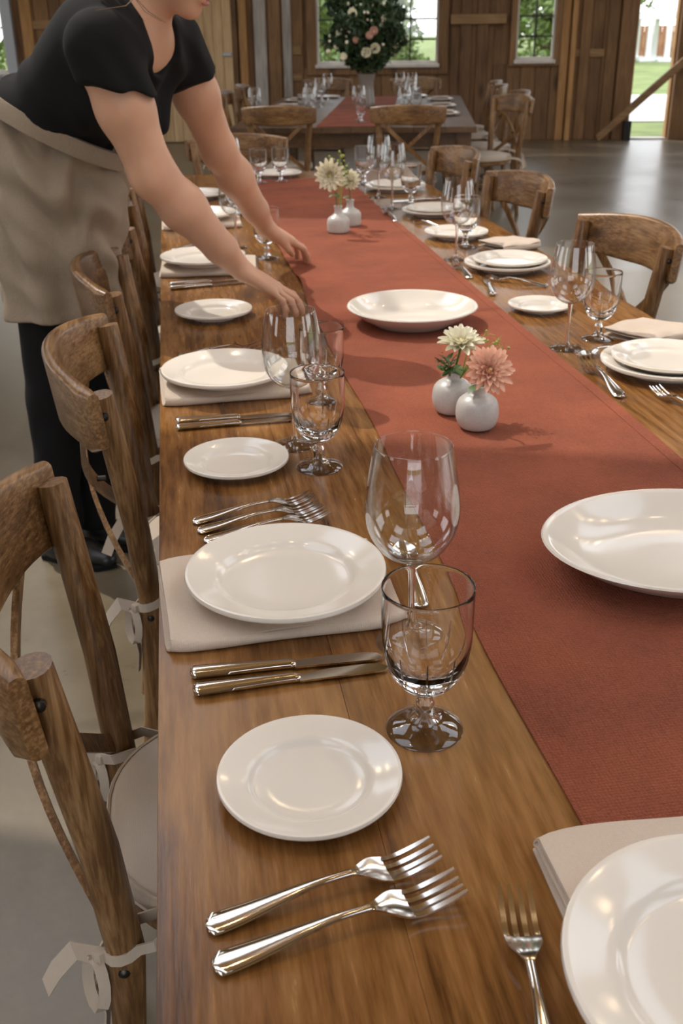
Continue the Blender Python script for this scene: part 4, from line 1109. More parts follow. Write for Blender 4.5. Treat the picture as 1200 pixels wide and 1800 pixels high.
        strip([k0, k0 + Vector((-0.008, 0.010, -0.05)), k0 + Vector((-0.002, 0.014, -0.105)), k0 + Vector((-0.008, 0.012, -0.150))], 0.020, (0.3, 1, 0))
        strip([k0, k0 + Vector((-0.030, -s * 0.004, 0.012)), k0 + Vector((-0.055, -s * 0.012, -0.024)), k0 + Vector((-0.072, -s * 0.02, -0.060))], 0.024, (0.2, 0.3, 1))
        tie.build('tie', M['cushion'], t, 40)
    # stretchers
    for s in (-1, 1):
        MB().tube([(-0.207, s * 0.176, 0.20), (0.0, s * 0.19, 0.21), (0.198, s * 0.191, 0.20)], 0.0105, 8).build('stretcher', M['chair_x'], t, 40)
    MB().tube([(0.01, -0.19, 0.21), (0.01, 0.19, 0.21)], 0.0105, 8).build('stretcher', M['chair_y'], t, 40)
    return t
CHAIR = make_chair()
GC1, GC2, GC3 = 'chairs along the left side of the foreground table', 'chairs along the right side of the foreground table', 'chairs around the far table'
spawn(CHAIR, 'wooden cross-back chair nearest the camera, at the lower left', (0.050, 1.120, 0), 0.05, GC1)
spawn(CHAIR, 'second wooden cross-back chair on the left, in front of the trousers', (0.080, 1.935, 0), 0.02, GC1)
spawn(CHAIR, 'third wooden cross-back chair on the left, against the apron', (0.075, 2.66, 0), 0.0, GC1)
spawn(CHAIR, 'fourth wooden cross-back chair on the left, behind the apron', (0.085, 3.52, 0), 0.0, GC1)
spawn(CHAIR, 'farthest wooden cross-back chair on the left side', (0.060, 4.40, 0), 0.0, GC1)
spawn(CHAIR, 'wooden cross-back chair nearest on the right side', (1.050, 2.860, 0), PI + 0.15, GC2)
spawn(CHAIR, 'second wooden cross-back chair of the right side', (1.058, 3.92, 0), PI + 0.15, GC2)
spawn(CHAIR, 'third wooden cross-back chair of the right side', (1.045, 4.86, 0), PI + 0.13, GC2)
spawn(CHAIR, 'wooden cross-back chair at the far end of the foreground table', (0.345, 5.56, 0), -PI / 2, 'chair at the table end')

# ------------------------------------------------------------------ the far table
FA = math.radians(-13)
FC = Vector((1.73, 9.72, 0))
FW, FL = 1.85, 3.55
FMx = Matrix.Translation(FC) @ Matrix.Rotation(FA, 4, 'Z')
def fp(x, y, z=0.75): return FMx @ Vector((x, y, z))
ft = thing('dining_table', 'broad dark wooden table behind, under the big flower arrangement', 'table', FC, FA)
for k in range(8):
    a = -FW / 2 + k * FW / 8
    MB().cbox(a + 0.0006, a + FW / 8 - 0.0006, -FL / 2, FL / 2, 0.708, 0.75, 0.002).build('plank', M['table_dark'], ft, 0)
for (x0, x1, y0, y1) in ((-FW / 2 + 0.06, -FW / 2 + 0.09, -FL / 2 + 0.07, FL / 2 - 0.07), (FW / 2 - 0.09, FW / 2 - 0.06, -FL / 2 + 0.07, FL / 2 - 0.07), (-FW / 2 + 0.09, FW / 2 - 0.09, -FL / 2 + 0.07, -FL / 2 + 0.10), (-FW / 2 + 0.09, FW / 2 - 0.09, FL / 2 - 0.10, FL / 2 - 0.07)):
    MB().cbox(x0, x1, y0, y1, 0.60, 0.708, 0.003).build('apron_board', M['table_dark'], ft, 0)
for x in (-FW / 2 + 0.09, FW / 2 - 0.09):
    for y in (-FL / 2 + 0.10, FL / 2 - 0.10):
        MB().loft([[Vector((x + sx * s, y + sy * s, z)) for sx, sy in ((-1, -1), (1, -1), (1, 1), (-1, 1))] for z, s in ((0, 0.035), (0.5, 0.05), (0.708, 0.055))]).build('leg', M['table_dark'], ft, 20)
fr = MB()
fr.grid(lambda u, v: (lerp(-0.27, 0.27, u), lerp(-FL / 2 + 0.02, FL / 2 - 0.02, v), 0.753 + 0.0015 * math.sin(v * 40 + u * 4)), 8, 60)
_n = len(fr.v); fr.v += [(x, y, 0.7503) for x, y, z in fr.v]; fr.f += [tuple(_n + i for i in f[::-1]) for f in fr.f[:480]]; fr.mi += [0] * 480
far_run = fr.build('table_runner', M['runner'], None, 60); far_run.matrix_world = FMx
tag(far_run, 'terracotta runner on the broad far table', 'table runner')

GFW, GFG, GFP, GFN = 'wine glasses on the far table', 'water goblets on the far table', 'plates on the far table', 'napkins on the far table'
def far_spawn(pr, label, x, y, rz, g, z=0.75, s=1.0):
    p = fp(x, y, z); return spawn(pr, label, tuple(p), FA + rz, g, s)
# near end, left and right places
far_spawn(DINNER, 'white plate at the near left end of the far table', -0.55, -1.50, 0, GFP)
far_spawn(DINNER, 'white plate at the near right end of the far table', 0.55, -1.50, 0, GFP)
far_spawn(NAPKIN, 'beige napkin on the plate at the near left end of the far table', -0.55, -1.51, 0.1, GFN, 0.7770, 0.75)
far_spawn(NAPKIN, 'beige napkin on the plate at the near right end of the far table', 0.55, -1.51, 0.05, GFN, 0.7770, 0.75)
ys = [-0.75, 0.12, 1.0]
for i, y in enumerate(ys):
    w = ['nearest', 'middle', 'farthest'][i]
    far_spawn(DINNER, 'white plate on the right long side of the far table, ' + w, 0.70, y, 0, GFP)
    far_spawn(NAPKIN, 'beige napkin on a plate, right long side of the far table, ' + w, 0.70, y, 1.5, GFN, 0.7770, 0.7)
    far_spawn(DINNER, 'white plate on the left long side of the far table, ' + w, -0.70, y, 0, GFP)
    far_spawn(NAPKIN, 'beige napkin on a plate, left long side of the far table, ' + w, -0.70, y, 1.5, GFN, 0.7770, 0.7)
    far_spawn(WINE, 'wine glass on the right long side of the far table, ' + w, 0.42, y + 0.18, 0, GFW)
    far_spawn(WINE, 'wine glass on the left long side of the far table, ' + w, -0.42, y + 0.18, 0, GFW)
    far_spawn(GOBLET, 'water goblet on the right long side of the far table, ' + w, 0.47, y + 0.02, 0, GFG)
    far_spawn(GOBLET, 'water goblet on the left long side of the far table, ' + w, -0.47, y + 0.02, 0, GFG)
far_spawn(WINE, 'wine glass at the near end of the far table, left of its runner', -0.36, -1.30, 0, GFW)
far_spawn(WINE, 'wine glass at the near end of the far table, second from the left', -0.80, -1.22, 0, GFW)
far_spawn(GOBLET, 'water goblet standing on the near end of the far runner', 0.05, -1.38, 0, GFG, 0.7545)
far_spawn(WINE, 'wine glass beside the goblet on the near end of the far runner', 0.02, -1.16, 0, GFW, 0.7545)
far_spawn(WINE, 'wine glass at the near end of the far table, right of its runner', 0.38, -1.22, 0, GFW)
far_spawn(DINNER, 'white plate at the back end of the far table, left', -0.45, 1.50, 0, GFP)
far_spawn(DINNER, 'white plate at the back end of the far table, right', 0.45, 1.50, 0, GFP)
far_spawn(WINE, 'wine glass at the back end of the far table, right of the flowers', 0.30, 1.30, 0, GFW)
def far_chair(x, y, rz, label):
    p = fp(x, y, 0); spawn(CHAIR, label, tuple(p), FA + rz, GC3)
E_ = FL / 2
far_chair(-0.52, -E_ + 0.09, PI / 2, 'cross-back chair at the near left end of the far table')
far_chair(0.42, -E_ + 0.09, PI / 2, 'cross-back chair at the near right end of the far table')
far_chair(FW / 2 + 0.10, -1.12, PI + 0.55, 'cross-back chair turned to the camera at the right corner of the far table')
far_chair(FW / 2 + 0.16, -0.40, PI + 0.15, 'second cross-back chair on the right long side of the far table')
far_chair(FW / 2 + 0.05, 0.60, PI, 'third cross-back chair on the right long side of the far table')
far_chair(FW / 2 + 0.05, 1.30, PI, 'farthest cross-back chair on the right long side of the far table')
far_chair(0.45, E_ + 0.04, -PI / 2, 'cross-back chair at the back end of the far table, right')
far_chair(-0.50, E_ + 0.04, -PI / 2, 'cross-back chair at the back end of the far table, left')
far_chair(-FW / 2 - 0.05, -0.95, 0, 'cross-back chair on the left long side of the far table, nearest')
far_chair(-FW / 2 - 0.05, -0.05, 0, 'cross-back chair on the left long side of the far table, middle')
far_chair(-FW / 2 - 0.05, 0.95, 0, 'cross-back chair on the left long side of the far table, farthest')

# tall vase and its arrangement
vs = tag(MB().lathe([(0, 0.0), (0.075, 0.0), (0.082, 0.006), (0.078, 0.05), (0.066, 0.14), (0.064, 0.22), (0.082, 0.285), (0.078, 0.285), (0.060, 0.22), (0.062, 0.14), (0.072, 0.02), (0, 0.014)], 40)
         .build('flower_vase', plain('smoky_vase', (0.22, 0.20, 0.18), 0.2), None, 60), 'tall grey flared vase on the far table', 'vase')
VP = fp(0.02, 0.10, 0.7548); vs.location = VP
fa = thing('flower_arrangement', 'large bushy arrangement of dark foliage with white and blush roses', 'flowers', (VP.x, VP.y, VP.z + 0.05))
rng = np.random.default_rng(5)
st = MB()
for k in range(26):
    a = rng.random() * 6.28; r = rng.uniform(0.1, 0.40); h = rng.uniform(0.35, 0.85)
    st.tube([(0.03 * math.cos(a + 2), 0.03 * math.sin(a + 2), 0.0), (0.03 * math.cos(a), 0.03 * math.sin(a), 0.22), (r * 0.6 * math.cos(a), r * 0.6 * math.sin(a), 0.2 + h * 0.6), (r * math.cos(a), r * math.sin(a), h + 0.1)], [0.004, 0.004, 0.003, 0.002], 5)
st.build('stems', M['stem'], fa, 60)
lf = MB()
_bl = [((0, 0, 0.42), (0.22, 0.22, 0.18), 0.30), ((-0.12, 0, 0.55), (0.20, 0.2, 0.18), 0.12), ((0.13, 0, 0.52), (0.20, 0.2, 0.18), 0.12), ((0.03, 0, 0.72), (0.14, 0.14, 0.16), 0.08)]
for k in range(34):
    a = rng.random() * 6.28; el = rng.uniform(0.15, 1.45); r = rng.uniform(0.30, 0.47)
    _bl.append(((r * math.cos(el) * math.cos(a), r * math.cos(el) * math.sin(a), 0.45 + r * 1.15 * math.sin(el)), (0.055, 0.055, 0.075), 0.012))
leaf_cloud(lf, _bl, 5200, 0.024, rng)
tag(lf.build('foliage', M['leaf_dark'], fa, 0), kind='stuff')
rose = MB()
for k, (r, h, o) in enumerate([(0.040, 0.035, 0), (0.032, 0.042, 0.5), (0.022, 0.046, 1.0)]):
    rose.lathe([(0.0, -0.02), (r * 0.8, -0.012), (r * 1.05, 0.005), (r, h * 0.55), (r * 0.9, h * 0.5), (r * 0.85, 0.01), (0, 0.0)], 14)
rm_w, rm_p = rose.mesh('rose_head', M['petal_w'], 60), rose.mesh('rose_head', plain('blush_petal', (0.66, 0.42, 0.33), 0.6), 60)
for (x, z, pk, s_) in [(0.045, 0.44, 0, 1.1), (-0.035, 0.41, 0, 1.1), (0.03, 0.58, 1, 0.9), (-0.01, 0.545, 1, 0.8), (-0.12, 0.51, 1, 0.7), (-0.22, 0.38, 0, 0.8), (-0.15, 0.72, 0, 1.0), (0.20, 0.55, 0, 0.9), (0.235, 0.47, 0, 0.8), (-0.26, 0.57, 0, 0.6), (0.13, 0.68, 0, 0.6)]:
    o = place('rose_head', rm_p if pk else rm_w, fa, (x, -0.21 + 0.5 * abs(x), z), (1.25, random.uniform(-0.3, 0.3), random.uniform(-0.4, 0.4)))
    o.scale = (s_,) * 3
tiny = MB().lathe([(0, -0.008), (0.010, -0.003), (0.012, 0.004), (0.006, 0.008), (0, 0.006)], 8).mesh('blossom', M['petal_w'], 60)
for k in range(46):
    a = rng.uniform(2.6, 6.8); r = rng.uniform(0.24, 0.42); el = rng.uniform(0.0, 1.3); s_ = rng.uniform(0.7, 1.4)
    place('blossom', tiny, fa, (r * math.cos(el) * math.cos(a), -abs(r * math.cos(el) * math.sin(a)) * 0.8, 0.42 + r * 1.1 * math.sin(el)), (rng.uniform(0, 2), rng.uniform(0, 2), 0)).scale = (s_,) * 3
# ------------------------------------------------------------------ the person laying the table
class SDF:
    """a signed distance grid; shapes are blended in, then skinned into one continuous surface"""
    def __init__(s, lo, hi, h):
        s.lo = np.array(lo, float); s.h = h
        s.n = np.ceil((np.array(hi) - s.lo) / h).astype(int) + 1
        s.D = np.full(tuple(s.n), 1.0, np.float32)
    def box(s, lo, hi):
        a = np.clip(np.floor((np.array(lo) - s.lo) / s.h).astype(int), 0, s.n); b = np.clip(np.ceil((np.array(hi) - s.lo) / s.h).astype(int) + 1, 0, s.n)
        if (b <= a).any(): return None, None
        ax = [s.lo[i] + s.h * np.arange(a[i], b[i]) for i in range(3)]
        P = np.stack(np.meshgrid(*ax, indexing='ij'), -1)
        return tuple(slice(a[i], b[i]) for i in range(3)), P
    def blend(s, sl, d, k, sub=False):
        A = s.D[sl]
        if sub:
            d = -d
            if k > 0: hh = np.maximum(k - np.abs(A - d), 0) / k; s.D[sl] = np.maximum(A, d) + hh * hh * k * 0.25
            else: s.D[sl] = np.maximum(A, d)
            return
        if k > 0: hh = np.maximum(k - np.abs(A - d), 0) / k; s.D[sl] = np.minimum(A, d) - hh * hh * k * 0.25
        else: s.D[sl] = np.minimum(A, d)
    def cone(s, a, b, ra, rb, k=0.02, flat=None):
        """rounded cone; flat = (axis, factor) squashes the section along that axis"""
        a, b = np.array(a, float), np.array(b, float); m = max(ra, rb) * 1.3 + k + 0.01
        sl, P = s.box(np.minimum(a, b) - m, np.maximum(a, b) + m)
        if sl is None: return
        ab = b - a; t = np.clip(((P - a) @ ab) / (ab @ ab), 0, 1)
        V = P - (a + t[..., None] * ab)
        if flat is not None:
            ax = np.array(flat[0], float); ax /= np.linalg.norm(ax); c = V @ ax
            V = V + (c * (1 / flat[1] - 1))[..., None] * ax
        s.blend(sl, np.linalg.norm(V, axis=-1) - (ra + t * (rb - ra)), k)
    def ell(s, c, r, R=None, k=0.03, sub=False):
        c, r = np.array(c, float), np.array(r, float); m = r.max() + k + 0.01
        sl, P = s.box(c - m, c + m)
        if sl is None: return
        q = P - c
        if R is not None: q = q @ np.array(R, float).T          # rows of R are the local axes
        k0 = np.linalg.norm(q / r, axis=-1); k1 = np.linalg.norm(q / (r * r), axis=-1) + 1e-9
        s.blend(sl, k0 * (k0 - 1) / k1, k, sub)
    def cut(s, p, n):
        """keep the side the normal points to"""
        n = np.array(n, float); n /= np.linalg.norm(n)
        sl, P = s.box(s.lo - 1, s.lo + s.n * s.h + 1)
        s.D = np.maximum(s.D, -((P - np.array(p)) @ n)).astype(np.float32)
    def skin(s):
        D = s.D; S = D < 0; nx, ny, nz = D.shape
        c = np.zeros((nx - 1, ny - 1, nz - 1), np.int8)
        for i in (0, 1):
            for j in (0, 1):
                for k in (0, 1): c += S[i:nx - 1 + i, j:ny - 1 + j, k:nz - 1 + k]
        I = np.argwhere((c > 0) & (c < 8)); idx = -np.ones(c.shape, np.int64); idx[tuple(I.T)] = np.arange(len(I))
        pos = np.zeros((len(I), 3)); cnt = np.zeros(len(I))
        cor = [(i, j, k) for i in (0, 1) for j in (0, 1) for k in (0, 1)]
        for a in cor:
            for ax in range(3):
                if a[ax]: continue
                b = list(a); b[ax] = 1
                da = D[tuple((I + a).T)].astype(float); db = D[tuple((I + b).T)].astype(float)
                m = (da < 0) != (db < 0); t = np.where(m, da / np.where(m, da - db, 1), 0)
                p = np.tile(np.array(a, float), (len(I), 1)); p[:, ax] = t
                pos[m] += p[m]; cnt[m] += 1
        V = s.lo + (I + pos / cnt[:, None]) * s.h
        F = []
        for ax in range(3):
            u, v = (ax + 1) % 3, (ax + 2) % 3
            sl0 = [slice(None)] * 3; sl1 = [slice(None)] * 3; sl0[ax] = slice(0, -1); sl1[ax] = slice(1, None)
            A, B = S[tuple(sl0)], S[tuple(sl1)]
            E = np.argwhere(A != B)
            E = E[(E[:, u] > 0) & (E[:, v] > 0) & (E[:, u] < c.shape[u]) & (E[:, v] < c.shape[v])]
            fl_ = A[tuple(E.T)]
            def cell(du, dv):
                q = E.copy(); q[:, u] -= du; q[:, v] -= dv; return idx[tuple(q.T)]
            Q = np.stack([cell(1, 1), cell(0, 1), cell(0, 0), cell(1, 0)], 1)
            Q[~fl_] = Q[~fl_][:, ::-1]
            F.append(Q)
        return V, np.concatenate(F)
def skin_obj(name, g, mat, parent, smooth_it=1, disp=None):
    V, F = g.skin()
    if disp is not None: V = disp(V)
    m = bpy.data.meshes.new(name); m.vertices.add(len(V)); m.vertices.foreach_set('co', (V - PO).astype(np.float32).ravel())
    m.loops.add(F.size); m.loops.foreach_set('vertex_index', F.astype(np.int32).ravel())
    m.polygons.add(len(F)); m.polygons.foreach_set('loop_start', np.arange(0, F.size, 4, dtype=np.int32))
    m.materials.append(mat); m.update(calc_edges=True); m.validate()
    if smooth_it:
        bm_ = bmesh.new(); bm_.from_mesh(m)
        for _ in range(smooth_it): bmesh.ops.smooth_vert(bm_, verts=bm_.verts, factor=0.5, use_axis_x=True, use_axis_y=True, use_axis_z=True)
        bm_.to_mesh(m); bm_.free()
    m.polygons.foreach_set('use_smooth', [True] * len(m.polygons))
    return place(name, m, parent)
def A3(*v): return np.array(v, float)
def nrm(v): v = np.array(v, float); return v / np.linalg.norm(v)

PO = A3(-0.33, 2.92, 0.0)
person = thing('person', 'person in black t-shirt and khaki waist apron leaning over to straighten the runner', 'person', tuple(PO))
FWD = nrm((0.866, -0.5, 0)); RGT = nrm((-0.5, -0.866, 0))
pelvis, waist, ribs, chest, neckb = A3(-0.315, 2.95, 1.06), A3(-0.285, 2.90, 1.22), A3(-0.185, 2.83, 1.34), A3(-0.105, 2.77, 1.405), A3(-0.030, 2.72, 1.470)
Rsh, Rel, Rwr = A3(-0.140, 2.585, 1.400), A3(-0.050, 2.60, 1.128), A3(0.157, 2.70, 0.868)
Lsh, Lel, Lwr = A3(0.030, 2.900, 1.405), A3(0.130, 3.06, 1.131), A3(0.268, 3.22, 0.885)
head = A3(0.052, 2.68, 1.600)
TU = nrm(neckb - waist); TD = nrm(np.cross(RGT, TU))       # along the spine, and from chest to back or front
if TD @ FWD < 0: TD = -TD
TL_ = nrm(np.cross(TU, TD)); TR = np.array([TL_, TD, TU])   # rows: across, front, along
HF = nrm(FWD + A3(0.12, 0.05, -0.55)); HU = nrm(A3(0, 0, 1) - HF * HF[2]); HR = nrm(np.cross(HF, HU))   # the head looks down at the hands

def torso(g, off):
    g.ell(pelvis, (0.145 + off, 0.100 + off, 0.135 + off), np.array([RGT, FWD, (0, 0, 1)]), 0.05)
    g.ell(waist, (0.125 + off, 0.088 + off, 0.120 + off), TR, 0.07)
    g.ell(ribs, (0.150 + off, 0.115 + off, 0.130 + off), TR, 0.07)
    g.ell(chest - TD * 0.01, (0.165 + off, 0.110 + off, 0.110 + off), TR, 0.06)
    for s in (-1, 1): g.ell(ribs + TD * 0.085 + TU * 0.035 + TL_ * 0.068 * s, (0.066 + off, 0.060 + off, 0.068 + off), TR, 0.04)
    g.cone(Rsh + A3(0.02, 0.03, -0.01), chest + TU * 0.03, 0.066 + off, 0.075 + off, 0.05)
    g.cone(Lsh + A3(-0.02, -0.03, -0.01), chest + TU * 0.03, 0.062 + off, 0.075 + off, 0.05)

def finger(g, base, dirs, lens, r0, r1):
    p = np.array(base, float); n = len(lens)
    for i, (d, l) in enumerate(zip(dirs, lens)):
        q = p + nrm(d) * l
        a, b = lerp(r0, r1, i / n), lerp(r0, r1, (i + 1) / n)
        g.cone(p, q, a, b, 0.004); g.cone(p - nrm(d) * 0.001, p + nrm(d) * 0.001, a * 1.05, a * 1.05, 0.003)
        p = q
    return p
NAILS = []
def hand(g, wrist, fwd, lat, curls, splay, scale=1.0, drop=0.0, thumb=None):
    """palm down; lat points to the thumb side; curls = bend per joint for index..little finger"""
    f = nrm(fwd); l = nrm(np.array(lat) - f * (np.array(lat) @ f)); n = np.cross(f, l)
    if n[2] < 0: n = -n
    L = 0.092 * scale
    ks = [0.0325, 0.0108, -0.0115, -0.0320]; ln = [(0.044, 0.026, 0.021), (0.048, 0.030, 0.022), (0.044, 0.028, 0.021), (0.034, 0.021, 0.019)]; kl = [0.98, 1.03, 0.99, 0.90]
    K = []
    for i in range(4):
        k = wrist + f * L * kl[i] + l * ks[i] * scale - n * (0.004 + 0.003 * abs(i - 1))
        K.append(k)
        g.cone(wrist + l * ks[i] * 0.62 * scale + f * 0.006, k, 0.0155 * scale, 0.0118 * scale, 0.016)
    g.ell(wrist + f * 0.045 + l * 0.012 - n * 0.006, (0.045, 0.036, 0.0165), np.array([f, l, n]), 0.012)
    for i in range(4):
        d0 = f + l * splay[i]; dirs = []; ang = 0
        for c in curls[i]:
            ang += c; dirs.append(nrm(d0) * math.cos(ang) - n * math.sin(ang))
        r = (0.0096, 0.0098, 0.0092, 0.0082)[i] * scale
        e = finger(g, K[i], dirs, [x * scale for x in ln[i]], r, r * 0.80)
        dn = nrm(dirs[-1]); up = nrm(n * math.cos(ang) + f * math.sin(ang))
        NAILS.append((e - dn * 0.004 + up * r * 0.66, dn, up, r * 0.72))
    tb_, td = thumb
    b0 = wrist + f * 0.022 * scale + l * 0.022 * scale - n * 0.008
    m0 = wrist + f * tb_[0] + l * tb_[1] - n * tb_[2]
    g.cone(b0, m0, 0.0185 * scale, 0.0125 * scale, 0.014)
    m1 = m0 + nrm(f * td[0][0] + l * td[0][1] - n * td[0][2]) * 0.034 * scale
    m2 = m1 + nrm(f * td[1][0] + l * td[1][1] - n * td[1][2]) * 0.026 * scale
    g.cone(m0, m1, 0.0120 * scale, 0.0105 * scale, 0.006); g.cone(m1, m2, 0.0105 * scale, 0.0085 * scale, 0.004)
    NAILS.append((m2 + n * 0.0062, nrm(m2 - m1), n, 0.0070))

G = SDF((-0.62, 2.42, 0.0), (0.52, 3.52, 1.74), 0.0048)
torso(G, 0.0)
# neck and head
G.cone(neckb - TU * 0.03, head - HU * 0.05 - HF * 0.025, 0.062, 0.053, 0.035)
G.ell(head + HU * 0.02 - HF * 0.012, (0.074, 0.094, 0.088), np.array([HR, HF, HU]), 0.02)
jaw = head - HU * 0.055 + HF * 0.030
G.ell(jaw, (0.056, 0.062, 0.058), np.array([HR, HF, HU]), 0.035)
ch = head - HU * 0.098 + HF * 0.068
G.ell(ch, (0.026, 0.022, 0.020), np.array([HR, HF, HU]), 0.028)
G.cone(head + HF * 0.080 + HU * 0.018, head + HF * 0.106 - HU * 0.028, 0.009, 0.014, 0.012)
G.ell(head + HF * 0.090 - HU * 0.062, (0.024, 0.011, 0.010), np.array([HR, HF, HU]), 0.010)
for s in (-1, 1):
    G.ell(head + HR * 0.074 * s - HU * 0.012 - HF * 0.012, (0.010, 0.018, 0.030), np.array([HR, HF, HU]), 0.008)
    G.ell(head + HR * 0.030 * s + HF * 0.086 + HU * 0.012, (0.017, 0.013, 0.011), np.array([HR, HF, HU]), 0.008, sub=True)
# arms: right one near the camera, left one behind
def arm(sh, el, wr, r):
    u = nrm(el - sh); w = nrm(wr - el)
    G.cone(sh, sh + (el - sh) * 0.45, r[0], r[1], 0.04); G.cone(sh + (el - sh) * 0.45, el, r[1], r[2], 0.03)
    G.cone(el, el + (wr - el) * 0.32, r[2], r[3], 0.03); G.cone(el + (wr - el) * 0.32, el + (wr - el) * 0.75, r[3], r[4], 0.03)
    G.cone(el + (wr - el) * 0.75, wr, r[4], r[5], 0.02, flat=((0, 0, 1), 0.88))
arm(Rsh, Rel, Rwr, (0.066, 0.064, 0.052, 0.0535, 0.040, 0.0300))
arm(Lsh, Lel, Lwr, (0.062, 0.058, 0.047, 0.050, 0.038, 0.0285))
hand(G, Rwr, A3(0.118, -0.020, -0.056), A3(0.12, 1, 0), [(0.10, 0.42, 0.30), (0.16, 0.50, 0.35), (0.22, 0.55, 0.38), (0.28, 0.55, 0.38)], (0.12, 0.03, -0.06, -0.15), 1.10,
     thumb=((0.045, 0.040, 0.016), ((0.8, 0.35, 0.45), (0.9, 0.05, 0.45))))
hand(G, Lwr, A3(0.098, 0.062, -0.052), A3(0.40, -1, -0.25), [(0.12, 0.45, 0.30), (0.16, 0.50, 0.32), (0.20, 0.50, 0.32), (0.24, 0.50, 0.32)], (0.06, 0.01, -0.04, -0.10), 1.06,
     thumb=((0.045, 0.040, 0.014), ((0.85, 0.25, 0.40), (0.95, -0.1, 0.40))))
# legs
hipR, hipL = pelvis + RGT * 0.085 + A3(0, 0, -0.08), pelvis - RGT * 0.085 + A3(0, 0, -0.08)
kneeR, kneeL, ankR, ankL = A3(-0.388, 2.87, 0.50), A3(-0.300, 3.00, 0.50), A3(-0.415, 2.83, 0.075), A3(-0.315, 2.93, 0.075)
for hp_, kn, an in ((hipR, kneeR, ankR), (hipL, kneeL, ankL)):
    G.cone(hp_, kn, 0.080, 0.056, 0.03); G.cone(kn, kn + (an - kn) * 0.35, 0.056, 0.055, 0.02); G.cone(kn + (an - kn) * 0.35, an, 0.055, 0.036, 0.02)
    G.cone(an + A3(0, 0, -0.03), an + FWD * 0.13 + A3(0, 0, -0.05), 0.034, 0.022, 0.02)
body = skin_obj('body', G, M['skin'], person, 1)
for (p, d, u, w) in NAILS:
    s_ = nrm(np.cross(d, u))
    mt = Matrix(((*[d[0], s_[0], u[0]], p[0] - PO[0]), (*[d[1], s_[1], u[1]], p[1] - PO[1]), (*[d[2], s_[2], u[2]], p[2] - PO[2]), (0, 0, 0, 1)))
    nb = MB().lathe([(0, -0.0012), (0.9, -0.0008), (1.0, 0.0), (0.8, 0.0010), (0, 0.0016)], 10)
    nb.v = [tuple(mt @ Vector((x * w * 1.25, y * w * 0.9, z))) for x, y, z in nb.v]
    nb.build('fingernail', M['nail'], body, 60)
lp = MB()
for sgn, th in ((1, 0.0055), (-1, 0.0065)):
    lp.tube([tuple(head + HF * (0.0985 - 0.022 * (a / 0.024) ** 2) - HU * (0.062 - sgn * 0.0055 * (1 - (a / 0.026) ** 2)) + HR * a - PO) for a in (-0.024, -0.014, -0.005, 0.005, 0.014, 0.024)], [0.001, th * 0.8, th, th, th * 0.8, 0.001], 8)
lp.build('lips', M['lip'], body, 60)
for s in (-1, 1):
    e = head + HR * 0.030 * s + HF * 0.076 + HU * 0.012 - PO
    ey = MB().lathe([(0.0125 * math.sin(PI * i / 8), -0.0125 * math.cos(PI * i / 8)) for i in range(9)], 14).build('eyeball', M['eye'], body, 60); ey.location = tuple(e)
    MB().tube([tuple(e + HU * 0.022 + HF * (0.010 - 0.012 * abs(a - s * 0.0) * 20 * 0.02) + HR * a) for a in (-0.017, 0, 0.017)], [0.002, 0.0035, 0.002], 6).build('eyebrow', M['hair'], body, 60)

# trousers and shoes
T = SDF((-0.62, 2.62, 0.0), (-0.05, 3.28, 1.25), 0.008)
T.ell(pelvis, (0.166, 0.122, 0.150), np.array([RGT, FWD, (0, 0, 1)]), 0.04)
for hp_, kn, an in ((hipR, kneeR, ankR), (hipL, kneeL, ankL)):
    T.cone(hp_, kn, 0.090, 0.074, 0.03); T.cone(kn, an, 0.074, 0.058, 0.02)
T.cut((0, 0, 0.060), (0, 0, 1)); T.cut((0, 0, 0.80), (0, 0, -1))
def tdisp(V):
    V = V.copy(); w = 0.004 * np.sin(V[:, 2] * 34 + 3 * np.sin(V[:, 0] * 22)) * np.clip((0.7 - V[:, 2]) / 0.6, 0, 1)
    V[:, 0] += w; V[:, 1] += 0.6 * w; return V
skin_obj('trousers', T, M['trouser'], person, 1, tdisp)
for an in (ankR, ankL):
    Sh = SDF(an + A3(-0.16, -0.22, -0.1), an + A3(0.26, 0.14, 0.12), 0.005)
    Sh.cone(an + A3(0, 0, 0.01), an + A3(0, 0, -0.03), 0.043, 0.040, 0.02)
    Sh.cone(an - FWD * 0.03 + A3(0, 0, -0.038), an + FWD * 0.075 + A3(0, 0, -0.036), 0.038, 0.042, 0.03, flat=((0, 0, 1), 0.9))
    Sh.cone(an + FWD * 0.075 + A3(0, 0, -0.038), an + FWD * 0.150 + A3(0, 0, -0.046), 0.044, 0.030, 0.02, flat=((0, 0, 1), 0.85))
    Sh.cut((0, 0, 0.002), (0, 0, 1)); Sh.cut(an + A3(0, 0, 0.045), (0, 0, -1))
    shoe = skin_obj('shoe', Sh, M['shoe'], person, 1)
    sole = MB(); pts = [(-0.075, 0.0), (-0.06, 0.030), (0.0, 0.036), (0.08, 0.047), (0.14, 0.040), (0.178, 0.0)]
    ring = pts + [(x, -y) for x, y in pts[-2:0:-1]]
    sole.loft([[Vector(tuple(an * A3(1, 1, 0) + FWD * x * g_ + RGT * y * g_ + A3(0, 0, z) - PO)) for x, y in ring] for z, g_ in ((0.0, 0.98), (0.004, 1.03), (0.016, 1.03), (0.018, 0.97))]); sole.build('sole', M['trouser'], shoe, 40)

